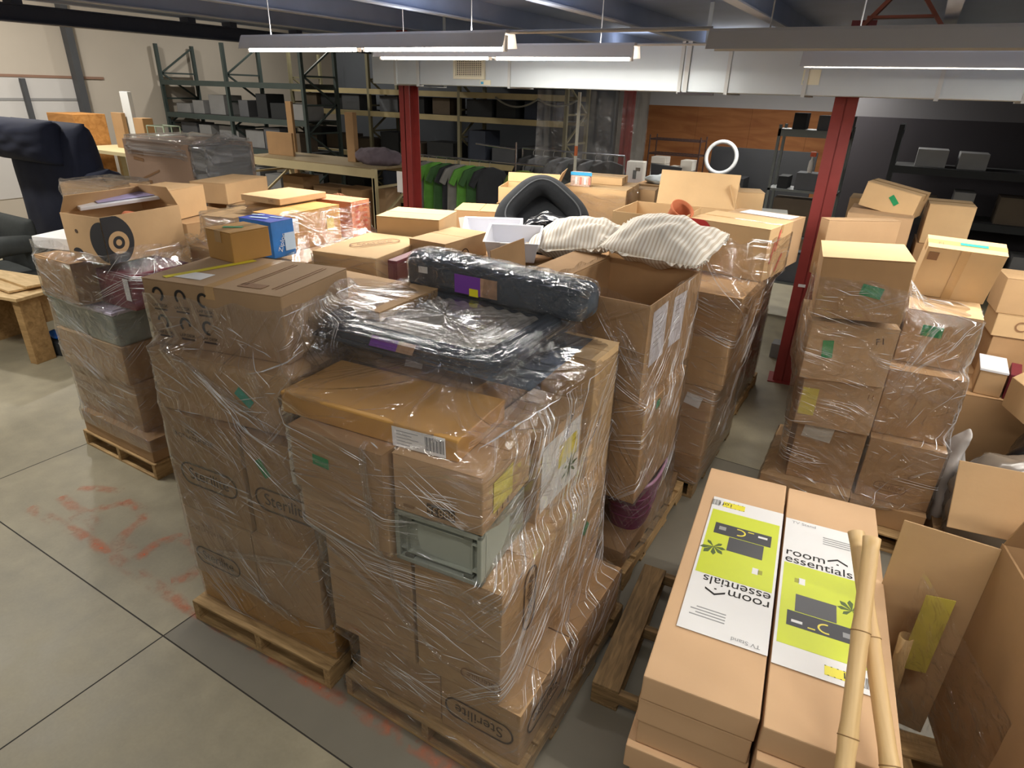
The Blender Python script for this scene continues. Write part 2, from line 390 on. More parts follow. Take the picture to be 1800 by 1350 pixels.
def wrap(keys, label, z0, z1, extra=(), m=None, n=168, dz=0.05, cling=0.55, off=0.012, folds=26, seed=1, top_wave=0.05, diag=0.25, side=0.5, fold_m=None, bands=(), ftop=None):
    """film skin round the boxes named in keys (extra: loose points), from z0 to z1, with bunched folds, whitened as glints, as a part"""
    rnd = random.Random(seed); P = []; ft = ftop or z1
    for k in keys:
        M, w, d, h = BOXES[k]
        cs = [M @ Vector((a, b, c)) for a in (0, w) for b in (0, d) for c in (0, h)]
        P.append((min(v.z for v in cs), max(v.z for v in cs), [(v.x, v.y) for v in cs]))
    for lo, hi, pts in extra: P.append((lo, hi, pts))
    allp = [q for _, _, ps in P for q in ps]
    c = (sum(p[0] for p in allp) / len(allp), sum(p[1] for p in allp) / len(allp))
    m_ = max(2, int((z1 - z0) / dz) + 1); rad = []
    for j in range(m_):
        z = z0 + (z1 - z0) * j / (m_ - 1)
        pts = [q for lo, hi, ps in P if lo - 0.03 <= z <= hi + 0.03 for q in ps]
        if len(pts) < 3:
            rad.append(None); continue
        H = hull(pts); rad.append([ray_hull(H, c, 2 * PI * i / n) for i in range(n)])
    for j in range(m_):
        if rad[j] is None:
            k = min((k for k in range(m_) if rad[k] is not None), key=lambda k: abs(k - j)); rad[j] = list(rad[k])
    env = [[0] * n for _ in range(m_)]
    for i in range(n):                                   # upper concave envelope over height
        col = [rad[j][i] for j in range(m_)]; st = []
        for j in range(m_):
            while len(st) > 1 and (col[st[-1]] - col[st[-2]]) * (j - st[-2]) <= (col[j] - col[st[-2]]) * (st[-1] - st[-2]): st.pop()
            st.append(j)
        for a, b in zip(st, st[1:]):
            for j in range(a, b + 1): env[j][i] = col[a] + (col[b] - col[a]) * (j - a) / (b - a)
        if len(st) == 1: env[0][i] = col[0]
    rr = [[max(rad[j][i], cling * env[j][i] + (1 - cling) * rad[j][i]) for i in range(n)] for j in range(m_)]
    def pt(ph, z, lift=0.0):
        f = (z - z0) / (z1 - z0) * (m_ - 1); f = max(0, min(m_ - 1.001, f)); j = int(f); t = f - j
        g = (ph / (2 * PI) * n) % n; i = int(g) % n; s = g - int(g); k = (i + 1) % n
        r = (rr[j][i] * (1 - s) + rr[j][k] * s) * (1 - t) + (rr[j + 1][i] * (1 - s) + rr[j + 1][k] * s) * t
        r += off + lift + 0.007 * noise.noise((ph * 5 + seed, z * 9, seed * 3.1))
        return Vector((c[0] + r * math.cos(ph), c[1] + r * math.sin(ph), z))
    b = MB()
    def fn(u, v):
        ph = 2 * PI * u; z = z0 + (z1 - z0) * v
        z += top_wave * v * v * noise.noise((math.cos(ph) * 2.2 + seed, math.sin(ph) * 2.2, 1.7))
        p = pt(ph, min(max(z, z0), z1)); p.z = z; return p
    b.grid(n, m_, fn, lambda u, v: (u * 4.4, z0 + (z1 - z0) * v), wrapx=True)
    o = b.build('stretch_wrap', m or FILM, smooth=True)
    tag(o, label, 'plastic wrap')
    if folds:
        fb = MB()
        q = 0
        while q < folds:
            bundle = rnd.choice((1, 2, 3, 5, 7))
            ph = rnd.uniform(-2.7, 0.9); zz = rnd.uniform(z0 + 0.15, ft - 0.03); L_ = rnd.uniform(0.15, 0.9); sl = rnd.gauss(-diag * 0.5, diag * .6) if ph + L_ / 2 < -0.9 else rnd.gauss(side, .35)
            for _ in range(bundle):
                q += 1
                one_fold(fb, pt, ph + rnd.uniform(-.08, .08), L_ * rnd.uniform(.5, 1.1), zz + rnd.uniform(-.05, .05), sl + rnd.uniform(-.05, .05), rnd.choice((0.0006, 0.0008, 0.0010, 0.0013, 0.0018)), z0, ft)
        for q in range(folds):                            # short crease strands, white in place of glints
            ph = rnd.uniform(-2.8, 1.0); L_ = rnd.uniform(.04, .22); zz = rnd.uniform(z0 + .1, ft - .03)
            sl = rnd.gauss(-diag * .5, diag * .5) if ph < -.9 else rnd.gauss(side, .3)
            one_fold(fb, pt, ph, L_, zz, sl, rnd.choice((.0006, .0009, .0013, .0018)), z0, ft, 8)
        fb.build('film_fold_glints', fold_m or FILMF, o, smooth=True)['kind'] = 'stuff'
    for P0, P1, wd in bands:                              # gathered milky bands of film
        a0 = math.atan2(P0[1] - c[1], P0[0] - c[0]); a1 = math.atan2(P1[1] - c[1], P1[0] - c[0]); sd = rnd.random() * 50
        def bf_(u, v):
            w = wd * (.55 + .6 * noise.noise((u * 4, sd, 0)) + .35 * math.sin(PI * u)); a = a0 + (a1 - a0) * u; z = P0[2] + (P1[2] - P0[2]) * u
            steep = abs(P1[2] - P0[2]) > .6 * math.hypot(P1[0] - P0[0], P1[1] - P0[1])
            o_ = (v - .5) * w
            return pt(a + (o_ / .7 if steep else 0), z + (0 if steep else o_), .004 + .004 * math.sin(v * 19 + 3 * noise.noise((u * 5, v * 3, sd))))
        MB().grid(46, 16, bf_, lambda p, q: (p * 1.0, q * .1)).build('gathered_film', MILKY, o, smooth=True)
    return o
def fold_glint_material():  # film folds with white diffuse that puts glints into their colour
    m = bpy.data.materials.new('folded_film_glint'); nt, N, L = nodes_of(m); N.remove(N['Principled BSDF'])
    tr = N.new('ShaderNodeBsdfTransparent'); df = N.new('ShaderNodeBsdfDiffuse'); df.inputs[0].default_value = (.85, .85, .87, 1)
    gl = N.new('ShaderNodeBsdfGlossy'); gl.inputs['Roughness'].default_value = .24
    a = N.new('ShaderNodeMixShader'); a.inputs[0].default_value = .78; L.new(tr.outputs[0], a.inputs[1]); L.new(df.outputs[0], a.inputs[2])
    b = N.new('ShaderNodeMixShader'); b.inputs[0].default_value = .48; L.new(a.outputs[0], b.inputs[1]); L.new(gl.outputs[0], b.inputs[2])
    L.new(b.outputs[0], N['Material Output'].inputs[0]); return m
FILMF = fold_glint_material()
MILKY = film('milky_film', su=3, sv=60, ang=.1, haze=.13, gloss=1.5, crumple=.9, streak=.9)
# ---------------------------------------------------------------- pallets
WOODP = wood('pallet_pine', (142, 112, 72), (196, 162, 112), 2.5, (2, 16, 16))
WOODD = wood('pallet_weathered', (104, 84, 56), (158, 128, 86), 2.5, (2, 16, 16))
def pallet(x, y, yaw, label, w=1.016, d=1.22, m=None, group=None):
    m = m or WOODP
    o = empty('wooden_pallet', (x, y, 0), math.radians(yaw)); tag(o, label, 'pallet', group)
    for k, yy in enumerate([0, 0.19, 0.36, 0.53, 0.70, 0.87, d - 0.14]):
        bw = 0.14 if k in (0, 6) else 0.095
        MB().box(0, yy, 0.122, w, yy + bw, 0.139).build('deck_board', m, o, bevel=0.002, seg=1)
    for xx in (0, w / 2 - 0.02, w - 0.04):
        MB().prism([(0, 0.018), (0.15, 0.018), (0.17, 0.055), (0.37, 0.055), (0.39, 0.018), (0.83, 0.018), (0.85, 0.055), (1.05, 0.055), (1.07, 0.018), (d, 0.018), (d, 0.1215), (0, 0.1215)],
                   0, 0.04).build('stringer', m, o, Matrix.Translation((xx + 0.04, 0, 0)) @ Matrix.Rotation(PI / 2, 4, 'Z'), bevel=0.0015, seg=1)
    for yy in (0, 0.33, 0.77, d - 0.14):
        bw = 0.14 if yy in (0, d - 0.14) else 0.09
        MB().box(0, yy, 0, w, yy + bw, 0.0175).build('bottom_board', m, o, bevel=0.002, seg=1)
    return o
# ---------------------------------------------------------------- soft things
def soft_slab(w, d, h, nx=40, ny=40, crown=0.4, edge=0.06, wob=0.006, seed=0, uvs=1.0):
    """closed cushion: rounded rectangle top and bottom skins"""
    def side(sg):
        def fn(u, v):
            a, b = u * 2 - 1, v * 2 - 1
            e = (max(0.0, 1 - abs(a) ** 6) * max(0.0, 1 - abs(b) ** 6)) ** 0.5
            f = e * (1 - crown + crown * (1 - a * a) * (1 - b * b))
            n_ = wob * noise.noise((a * 3 + seed, b * 3, sg * 5.0))
            return Vector((a * w / 2, b * d / 2, h / 2 + sg * h / 2 * f + n_ * e))
        return fn
    b = MB(); b.grid(nx, ny, side(1), lambda u, v: (u * w * uvs, v * d * uvs))
    b.grid(nx, ny, lambda u, v: side(-1)(1 - u, v), lambda u, v: ((1 - u) * w * uvs, v * d * uvs))
    return b
def crumpled_bag(fn_base, nu, nv, amp, seed, closed=True):
    b = MB()
    b.grid(nu, nv, lambda u, v: fn_base(u, v) + Vector(noise.noise_vector((u * 9 + seed, v * 7, seed * 1.3))) * amp + Vector(noise.noise_vector((u * 23 + seed, v * 19, seed))) * amp * 0.4,
           lambda u, v: (u * 2.5, v * 1.5), wrapx=closed)
    return b
# ================================================================ setting
FLOOR_M = None
def floor_material():
    m = bpy.data.materials.new('concrete_floor'); nt, N, L = nodes_of(m); p = N['Principled BSDF']
    tc = N.new('ShaderNodeTexCoord')
    def nz(sc, det, dist=0):
        n = N.new('ShaderNodeTexNoise'); n.inputs['Scale'].default_value = sc; n.inputs['Detail'].default_value = det; n.inputs['Distortion'].default_value = dist
        L.new(tc.outputs['Object'], n.inputs['Vector']); return n.outputs['Fac']
    a = nz(0.7, 6, 0.4); b = nz(5, 8, 0.2); c = nz(60, 3)
    r = N.new('ShaderNodeValToRGB'); e = r.color_ramp.elements
    e[0].position = 0.3; e[0].color = (*srgb(122, 116, 98), 1); e[1].position = 0.72; e[1].color = (*srgb(172, 162, 136), 1)
    def mth(op, x, y):
        n = N.new('ShaderNodeMath'); n.operation = op
        for i, v in enumerate((x, y)):
            if isinstance(v, (int, float)): n.inputs[i].default_value = v
            else: L.new(v, n.inputs[i])
        return n.outputs[0]
    L.new(mth('ADD', mth('ADD', mth('MULTIPLY', a, 0.55), mth('MULTIPLY', b, 0.35)), mth('MULTIPLY', c, 0.1)), r.inputs[0])
    L.new(r.outputs[0], p.inputs['Base Color'])
    rr = N.new('ShaderNodeMapRange'); rr.inputs['To Min'].default_value = 0.38; rr.inputs['To Max'].default_value = 0.62; L.new(b, rr.inputs['Value'])
    L.new(rr.outputs[0], p.inputs['Roughness'])
    bp = N.new('ShaderNodeBump'); bp.inputs['Strength'].default_value = 0.05; L.new(c, bp.inputs['Height']); L.new(bp.outputs[0], p.inputs['Normal'])
    return m
fl = MB().box(-19, -4, -0.1, 7, 17.5, 0).build('floor', floor_material()); struct(fl, 'grey concrete warehouse floor with saw joints and orange paint marks', 'floor')
JO = mat('floor_joint', (52, 48, 42), 0.9)
jb = MB()
jb.box(-2.984, -4, 0, -2.976, 1.276, 0.0006); jb.box(-2.984, 1.284, 0, -2.976, 17, 0.0006); jb.box(-19, 1.276, 0, 7, 1.284, 0.0006)
jb.box(-5.484, -4, 0, -5.476, 17, 0.0006); jb.box(0.9, -4, 0, 0.907, 17, 0.0006); jb.box(-19, 5.0, 0, 7, 5.006, 0.0006)
jb.build('saw_joint', JO, fl)
MB().box(-2.975, 1.285, 0, .899, 4.999, .0004).build('stained_slab', mat('stained_concrete', (122, 116, 102), .55, .12, 2.2), fl)
def paint_mat():
    m = bpy.data.materials.new('orange_spray_paint'); nt, N, L = nodes_of(m); p = N['Principled BSDF']
    p.inputs['Base Color'].default_value = (*srgb(226, 116, 70), 1); p.inputs['Roughness'].default_value = 0.7
    tc = N.new('ShaderNodeTexCoord'); n = N.new('ShaderNodeTexNoise'); n.inputs['Scale'].default_value = 7; n.inputs['Detail'].default_value = 8; n.inputs['Roughness'].default_value = 0.7
    L.new(tc.outputs['Object'], n.inputs['Vector'])
    # soft at the sides of the stroke (UV v across)
    sp = N.new('ShaderNodeSeparateXYZ'); L.new(tc.outputs['UV'], sp.inputs[0])
    def mth(op, x, y):
        k = N.new('ShaderNodeMath'); k.operation = op
        for i, v in enumerate((x, y)):
            if isinstance(v, (int, float)): k.inputs[i].default_value = v
            else: L.new(v, k.inputs[i])
        return k.outputs[0]
    v = mth('SUBTRACT', sp.outputs[1], 0.5); edge = mth('SUBTRACT', 0.25, mth('MULTIPLY', v, v))
    r = N.new('ShaderNodeMapRange'); r.inputs['From Min'].default_value = 0.44; r.inputs['From Max'].default_value = 0.80
    L.new(n.outputs['Fac'], r.inputs['Value'])
    al = mth('MULTIPLY', mth('MULTIPLY', r.outputs[0], edge), 4.0)
    L.new(al, p.inputs['Alpha']); return m
PAINT = paint_mat()
def stroke(pts, w):
    b = MB(); P = [Vector((x, y, 0.0012)) for x, y in pts]; k = len(P)
    def at(t):
        f = t * (k - 1); i = min(int(f), k - 2); return P[i].lerp(P[i + 1], f - i), (P[i + 1] - P[i]).normalized()
    nseg = 14 * (k - 1) + 1
    def fn(u, v):
        q, d = at(u); return q + Vector((-d.y, d.x, 0)) * (v - 0.5) * w
    b.grid(nseg, 4, fn); return b.build('paint_stroke', PAINT, fl)
stroke([(-4.9, 1.47), (-4.2, 1.51), (-3.6, 1.49), (-3.02, 1.49), (-2.4, 1.51), (-1.2, 1.52), (0.3, 1.50)], 0.10)
stroke([(-4.85, 1.66), (-4.45, 1.64), (-4.2, 1.60)], 0.10)
stroke([(-4.5, 1.55), (-4.46, 1.75), (-4.4, 1.88), (-4.22, 1.9), (-4.08, 1.84), (-4.05, 1.72), (-4.0, 1.6), (-3.88, 1.56)], 0.10)
stroke([(-4.55, 1.95), (-4.75, 1.86), (-4.85, 1.78)], 0.09)
stroke([(-3.72, 1.56), (-3.76, 1.74), (-3.7, 1.86), (-3.55, 1.87), (-3.38, 1.80), (-3.28, 1.66), (-3.34, 1.56)], 0.10)
stroke([(-3.95, 1.64), (-3.83, 1.61)], 0.07)
# ceiling of the low part: painted steel deck on joists, edge beam, open gap above the beam
DECK = mat('blue_grey_steel_deck', (160, 174, 202), 0.55, 0.12, 1.5)
JST = mat('joist_paint', (146, 158, 184), 0.5, 0.1, 3)
JSTL = mat('joist_flange', (172, 178, 190), 0.5, 0.1, 3)
ce = MB()
ce.box(-9.7, -4, 3.68, 6.5, 17, 3.74)
cl_ = ce.build('ceiling', DECK); struct(cl_, 'dark blue-grey steel deck ceiling over the low bay', 'ceiling')
for i, x in enumerate((-7.0, -5.6, -4.2, -2.8, -1.4, 0.0, 1.4, 2.8, 4.2)):
    b = MB().box(x - 0.006, -4, 3.50, x + 0.006, 17, 3.68); b.build('joist', JST, cl_)
    MB().box(x - 0.05, -4, 3.488, x + 0.05, 17, 3.50).build('joist_flange', JSTL, cl_)
BEAM = mat('edge_beam_paint', (66, 72, 90), 0.55, 0.1, 2)
b = MB().box(-9.62, -4, 3.60, -9.42, 17, 3.615).box(-9.53, -4, 3.44, -9.51, 17, 3.60).box(-9.62, -4, 3.425, -9.42, 17, 3.44)
for y in (0.5, 3.0, 4.35, 6.6, 7.3, 8.6, 9.4): b.box(-9.62, y - 0.06, 3.615, -9.42, y + 0.06, 3.68)
struct(b.build('edge_beam', BEAM), 'dark steel beam along the open edge of the low ceiling', 'beam')
WALLB = mat('painted_wall_beige', (196, 187, 174), 0.8, 0.04, 1.2)
WALLW = mat('painted_wall_white', (206, 204, 202), 0.8, 0.03, 1.2)
struct(MB().box(-16.2, -4, 0, -16, 17, 6).build('wall_left', WALLB), 'bright beige warehouse wall beyond the low bay', 'wall')
MB().box(-15.999, -4, 2.82, -15.97, 8.75, 2.87).build('wall_rail', mat('rust_rail', (150, 118, 100), 0.7), bpy.data.objects['wall_left'])
MB().box(-15.999, -4, 0.5, -15.985, 8.2, 2.82).build('white_lower_panel', WALLW, bpy.data.objects['wall_left'])
for z in (2.38, 1.86): MB().box(-15.985, -4, z, -15.975, 8.2, z + 0.05).build('panel_seam', GREY_T, bpy.data.objects['wall_left'])
DPOST = mat('dark_post', (76, 78, 82), 0.6, 0.1, 3)
struct(MB().box(-15.95, 8.06, 0, -15.75, 8.2, 5).build('column', DPOST), 'dark grey wall post dividing the beige wall', 'column')
struct(MB().box(-15.94, 7.02, 0, -15.84, 7.1, 2.8).build('column', DPOST), 'thin dark post in front of white wall panels', 'column')
WBK = mat('dim_back_wall', (92, 94, 96), 0.85, 0.05, 1.5)
struct(MB().box(-5.75, 16.0, 0, 6.5, 16.2, 3.68).build('wall_back', WALLW), 'pale back wall above plywood panelling', 'wall')
struct(MB().box(-14.2, 14.0, 0, -5.8, 14.2, 6).build('wall_behind_racks', mat('dark_grey_wall', (78, 82, 88), .85, .06, 1.5)), 'dark grey wall behind the tan racking', 'wall')
struct(MB().box(-16, 16, 0, -5.75, 16.2, 6).build('wall_back_left', WALLB), 'beige back wall of the tall bay', 'wall')
PLY = wood('plywood_orange', (152, 92, 48), (184, 122, 70), 0.9, (1.2, 1, 7))
pl = MB()
for i in range(5): pl.box(-5.75 + i * 1.22, 15.97, 0, -5.75 + (i + 1) * 1.22 - 0.004, 15.995, 2.64)
struct(pl.build('plywood_panelling', PLY), 'orange-brown plywood sheets covering lower back wall', 'wall')
struct(MB().box(6.3, -4, 0, 6.5, 16, 3.68).build('wall_right', WBK), 'dim grey side wall of the warehouse', 'wall')
struct(MB().box(-19, -4.2, 0, 6.5, -4, 6).build('wall_front', WALLW), 'wall behind the viewer', 'wall')
struct(MB().box(-16, -4, 5.9, -9.7, 17, 6.0).build('ceiling', WALLW), 'high ceiling over the tall bay', 'ceiling')
struct(MB().box(-9.72, -4, 3.74, -9.69, 17, 5.9).build('wall_upper', WALLW), 'upstand wall over the low bay edge', 'wall')
# red columns (wide-flange steel)
RED = mat('red_oxide_paint', (142, 52, 48), 0.5, 0.12, 4)
def column(x, y, yaw, label, h=3.5, w=0.2, d=0.2):
    b = MB().box(-w / 2, -d / 2, 0, w / 2, -d / 2 + 0.014, h).box(-w / 2, d / 2 - 0.014, 0, w / 2, d / 2, h).box(-0.006, -d / 2, 0, 0.006, d / 2, h)
    o = b.build('column', RED); o.location = (x, y, 0); o.rotation_euler = (0, 0, math.radians(yaw)); struct(o, label, 'column')
    MB().box(-w / 2 - 0.05, -d / 2 - 0.05, 0, w / 2 + 0.05, d / 2 + 0.05, 0.012).build('base_plate', RED, o)
    return o
c1 = column(-0.655, 7.14, 6, 'red steel column standing beside the pale duct, between the box stacks')
sticker(c1, (0, 0, 0), 'F', -0.02, 1.1, 0.07, 0.03, WHITE, 'small_label', lift=0.1015)
c2 = column(-5.87, 7.12, 0, 'red steel column with a white paper taped to it', w=0.17)
column(-5.52, 14.1, 0, 'dim red column at the left edge of the plywood wall')
# ================================================================ lamps
TUBE = emit('fluorescent_glow', (255, 248, 236), 30.0)
TUBE_DIM = emit('fluorescent_glow_dimmed', (255, 244, 228), 6.0)  # weaker glow for tubes turned down to hold back front light
REFL = mat('fixture_grey', (196, 190, 184), 0.45)
def fixture(x0, y, z, label, n=2, power=TUBE_POWER, up=0.2, sink=0.0):
    """two 1.2 m tubes end to end per 2.44 m under a folded reflector, hung from the deck by wires"""
    L_ = 1.27 * n
    o = empty('fluorescent_light_fixture', (x0, y, z)); tag(o, label, 'ceiling light', 'fluorescent lights hanging under the deck')
    prof = [(-0.095, 0.0), (-0.062, 0.085), (-0.05, 0.1), (0.05, 0.1), (0.062, 0.085), (0.095, 0.0), (0.092, 0.0), (0.059, 0.082), (-0.059, 0.082), (-0.092, 0.0)]
    MB().prism([(a, c) for a, c in prof], 0, L_).build('reflector', REFL, o, Matrix.Rotation(-PI / 2, 4, 'Z'))
    for k in range(n):
        xa = k * 1.27 + 0.03
        MB().tube([(xa, 0, -0.002 + sink), (xa + 1.2, 0, -0.002 + sink)], 0.0165, 12).build('tube', (TUBE if power >= TUBE_POWER * .5 else TUBE_DIM) if power else WHITE, o)
        for xx in (xa - 0.012, xa + 1.2 - 0.004): MB().box(xx, -0.018, -0.02 + sink, xx + 0.016, 0.018, 0.072).build('lamp_holder', WHITE, o)
        if not power: continue
        ld = bpy.data.lights.new('tube_light', 'AREA'); ld.shape = 'RECTANGLE'; ld.size = 1.18; ld.size_y = 0.06; ld.energy = power; ld.color = (1.0, 0.962, 0.885)
        lo = bpy.data.objects.new('tube_light', ld); COL.objects.link(lo); lo.parent = o; lo.location = (xa + 0.6, 0, -0.022 + sink)
        lu = bpy.data.lights.new('added_uplight', 'AREA'); lu.shape = 'RECTANGLE'; lu.size = 1.1; lu.size_y = 0.05; lu.energy = power * up; lu.color = (0.95, 0.97, 1.0)  # added upward fill for the deck; the reflector has no slot
        lo = bpy.data.objects.new('added_uplight', lu); COL.objects.link(lo); lo.parent = o; lo.location = (xa + 0.6, 0, 0.104); lo.rotation_euler = (PI, 0, 0)
    for xx in (0.3, L_ - 0.3): MB().tube([(xx, 0, 0.1), (xx, 0, 3.69 - z)], 0.004, 6).build('hanger_wire', REFL, o)
    return o
fixture(-4.93, 3.93, 3.10, 'lit twin-tube fluorescent fixture nearest the pallets, left of centre', power=TUBE_POWER * .8)
fixture(-4.50, 5.05, 3.10, 'lit fluorescent fixture in front of the duct vent', power=TUBE_POWER * .8)
fixture(-1.10, 3.93, 3.085, 'long grey unlit fixture beside the conduit at right', sink=0.045, power=0)
fixture(1.46, 3.93, 3.085, 'light fixture at the far right edge, beyond the long grey one', power=TUBE_POWER * .7)
fixture(-0.78, 5.05, 3.05, 'grey fixture glowing onto the duct at right', n=3, sink=0.045, power=TUBE_POWER * .75)
CON = mat('galvanised_conduit', (176, 174, 170), 0.4, metal=0.4)
tag(MB().tube([(-2.39, 3.93, 3.19), (-1.10, 3.93, 3.19)], 0.011, 8).build('conduit', CON), 'pale conduit pipe joining the two nearer light fixtures', 'pipe')
tag(MB().tube([(-1.96, 5.05, 3.19), (-0.78, 5.05, 3.19)], 0.009, 8).build('conduit', CON), 'thin conduit pipe joining the light fixtures beside the duct', 'pipe')
# rows of the same lamps over the aisles outside the frame
fixture(-2.7, -0.9, 3.10, 'fluorescent fixture over the aisle behind the viewer', power=TUBE_POWER * 0.22)
fixture(0.7, -0.9, 3.10, 'fluorescent fixture over the aisle to the right behind the viewer', power=TUBE_POWER * 0.22)
fixture(-1.15, 0.75, 3.10, 'short fluorescent fixture right above the viewer', n=1, power=TUBE_POWER * 0.45)
fixture(0.40, 1.75, 3.10, 'fluorescent fixture above the right aisle, out past the flat packs', power=TUBE_POWER * 0.7)
fixture(-7.70, 1.5, 3.10, 'fluorescent fixture over the open floor at far left', power=TUBE_POWER * 1.0)
fixture(-4.6, 9.9, 3.32, 'added unseen fluorescent fixture in the back bay behind the duct, in line with the clothes rails', power=TUBE_POWER * 0.6)  # made-up lamp out of sight, brightens the back bay
fixture(-3.4, 12.6, 3.40, 'added unseen fluorescent fixture over the wire shelf behind the duct', power=TUBE_POWER * 1.6)  # made-up lamp out of sight, lifts the pale wall above the plywood
def bay_lamp(x, y, z, label, e):
    o = empty('high_bay_lamp', (x, y, z)); tag(o, label, 'ceiling light', 'high bay lamps')
    MB().lathe([(0.03, 0.3), (0.06, 0.25), (0.22, 0.0), (0.21, 0.0), (0.05, 0.24)], 24).build('reflector', REFL, o)
    MB().tube([(0, 0, 0.3), (0, 0, 5.9 - z)], 0.01, 6).build('stem', REFL, o)
    MB().lathe([(0.0, 0.03), (0.19, 0.02), (0.19, 0.005), (0.0, 0.004)], 24).build('diffuser', TUBE, o)
    ld = bpy.data.lights.new('bay_light', 'AREA'); ld.shape = 'DISK'; ld.size = 0.38; ld.energy = e; ld.color = (1, 0.95, 0.86)
    lo = bpy.data.objects.new('bay_light', ld); COL.objects.link(lo); lo.parent = o; lo.location = (0, 0, -0.01)
bay_lamp(-12.8, 6.0, 5.2, 'high bay lamp over the tall bay near the beige wall', 230)
bay_lamp(-11.2, 3.2, 5.2, 'added unseen high bay lamp over the tall bay near the navy sofa', 150)  # extra lamp out of view, added to brighten the tall wrapped boxes
bay_lamp(-12.8, 11.5, 5.2, 'high bay lamp over the racks of the tall bay', 90)
# ================================================================ air duct
GALV = mat('galvanised_duct', (212, 220, 224), 0.34, 0.08, 1.2, metal=0.45)
SEAM = mat('duct_seam', (206, 208, 206), 0.4, metal=0.4)
du = empty('air_duct', (0, 0, 0)); tag(du, 'long galvanised steel air duct hanging over the stacks', 'air duct')
MB().box(-5.92, 6.5, 2.885, 6.2, 7.0, 3.30).build('duct_body', GALV, du, bevel=0.006, seg=1)
for x in (-5.55, -3.95, -2.06, -1.62, -0.95, 0.05, 0.62, 2.2, 3.8, 5.2): MB().box(x - 0.016, 6.485, 2.872, x + 0.016, 7.015, 3.312).build('duct_seam', SEAM, du)
for x in (-5.2, -2.0, 1.2, 4.4): MB().box(x - 0.02, 6.48, 2.86, x + 0.02, 6.486, 3.306).box(x - 0.02, 6.48, 3.306, x + 0.02, 7.02, 3.312).box(x - 0.02, 7.014, 2.86, x + 0.02, 7.02, 3.68).box(x - 0.02, 6.48, 2.86, x + 0.02, 7.02, 2.866).build('hanger_strap', SEAM, du)
CREAM = mat('vent_cream', (222, 216, 192), 0.5)
v = MB().box(-4.68, 6.47, 2.955, -4.26, 6.495, 2.985).box(-4.68, 6.47, 3.15, -4.26, 6.495, 3.18).box(-4.68, 6.47, 2.985, -4.65, 6.495, 3.15).box(-4.29, 6.47, 2.985, -4.26, 6.495, 3.15).build('vent_frame', CREAM, du)
g_ = MB()
for i in range(9): g_.box(-4.65, 6.478, 2.988 + i * 0.0185, -4.29, 6.49, 2.996 + i * 0.0185)
for i in range(14): g_.box(-4.64 + i * 0.026, 6.474, 2.985, -4.634 + i * 0.026, 6.482, 3.15)
g_.build('vent_grille', CREAM, v); MB().box(-4.65, 6.4905, 2.985, -4.29, 6.4945, 3.15).build('vent_opening', mat('vent_dark', (70, 60, 66), 0.8), v)
CYAN = mat('label_cyan', (70, 160, 200), 0.5)
for x, z in ((-0.98, 2.97), (-4.33, 2.90)):
    s_ = MB().box(x, 6.4955, z, x + 0.14, 6.4985, z + (0.12 if x > -2 else 0.05)).build('duct_label', mat('label_cream', (236, 232, 206), 0.5), du)
    MB().box(x + 0.01, 6.494, z + 0.008, x + 0.045, 6.4956, z + 0.033).build('label_print', CYAN, s_)
MB().box(-2.06, 6.47, 2.862, -1.72, 6.4845, 2.884).build('duct_bracket', mat('bracket_dark', (70, 66, 70), 0.6), du)
# orange bracing above the duct on the right
ORB = mat('orange_brace', (140, 74, 52), 0.6, 0.1, 3)
br = MB().bar((-0.75, 6.95, 3.31), (-0.45, 6.95, 3.68), 0.10, 0.03).bar((0.05, 6.95, 3.31), (-0.25, 6.95, 3.68), 0.10, 0.03).box(-0.62, 6.9, 3.5, -0.1, 7.0, 3.52)
tag(br.build('column_brace', ORB), 'orange painted brace plates above the duct near the red column', 'brace')
# ================================================================ front load (nearest, grey mats on top)
pallet(-1.84, 1.56, 0, 'pine pallet under the nearest wrapped load with grey mats')
k, D = carton('1a', 'bottom front box with upside-down oval logo, nearest corner of the front load', (-1.262, 1.60, .14, 1.5, .415, .50, .318)); oval_logo(k, D, 'F', .205, .16, .36, 180); oval_logo(k, D, 'R', .25, .16, .36, 180)
carton('1b', 'bottom left box of the nearest load, just above the pallet', (-1.765, 1.60, .14, 1.5, .495, .50, .312), CBP)
k, D = carton('1c', 'large front box under the grey plastic tote, nearest load', (-1.375, 1.585, .461, 3, .425, .50, .612)); oval_logo(k, D, 'R', .25, .40, .34, 90, word='Sterilite'); oval_logo(k, D, 'F', .33, .10, .2, 180, INKF)
carton('1d', 'large left box beside the one under the grey tote, nearest load', (-1.868, 1.56, .456, 3, .48, .50, .62), CBP)
carton('1f', 'low left box level with the grey tote, under the green-taped box', (-1.925, 1.51, 1.078, 3, .475, .5, .215), CBP)
k, D = carton('1g', 'box stamped 88835 upside down, above the grey tote', (-1.432, 1.555, 1.328, 6, .395, .44, .259), CBP)
b = MB().box(-.062, -.026, 0, .062, .026, .001).build('stamp_block', INK, k, on(D, 'F', .215, .052, 180)); text(k, D, 'F', .215, .052, '88835', .05, CBP, 180, bold=.001, lift=.0032)
sticker(k, D, 'F', .07, .035, .05, .012, INKF, 'print_line')
sticker(k, D, 'R', .17, .12, .17, .14, mat('yellow_faded', (208, 192, 92), .5), 'yellow_label')
for i in range(9): sticker(k, D, 'R', .12 + .012 * i, .04, .005, .03, INK, 'print_mark') if i % 4 == 0 else None
k, D = carton('1h', 'brown box with a green sticker, upper left front of nearest load', (-1.93, 1.49, 1.295, 3, .485, .5, .292), CBD); sticker(k, D, 'F', .165, .165, .085, .048, GREEN, 'green_sticker', -3)
k, D = carton('1i', 'wide flat ochre carton with a barcode label under the grey mats', (-2.031, 1.552, 1.59, 5, .862, .394, .1), CBO, seam='y', flaps=False)
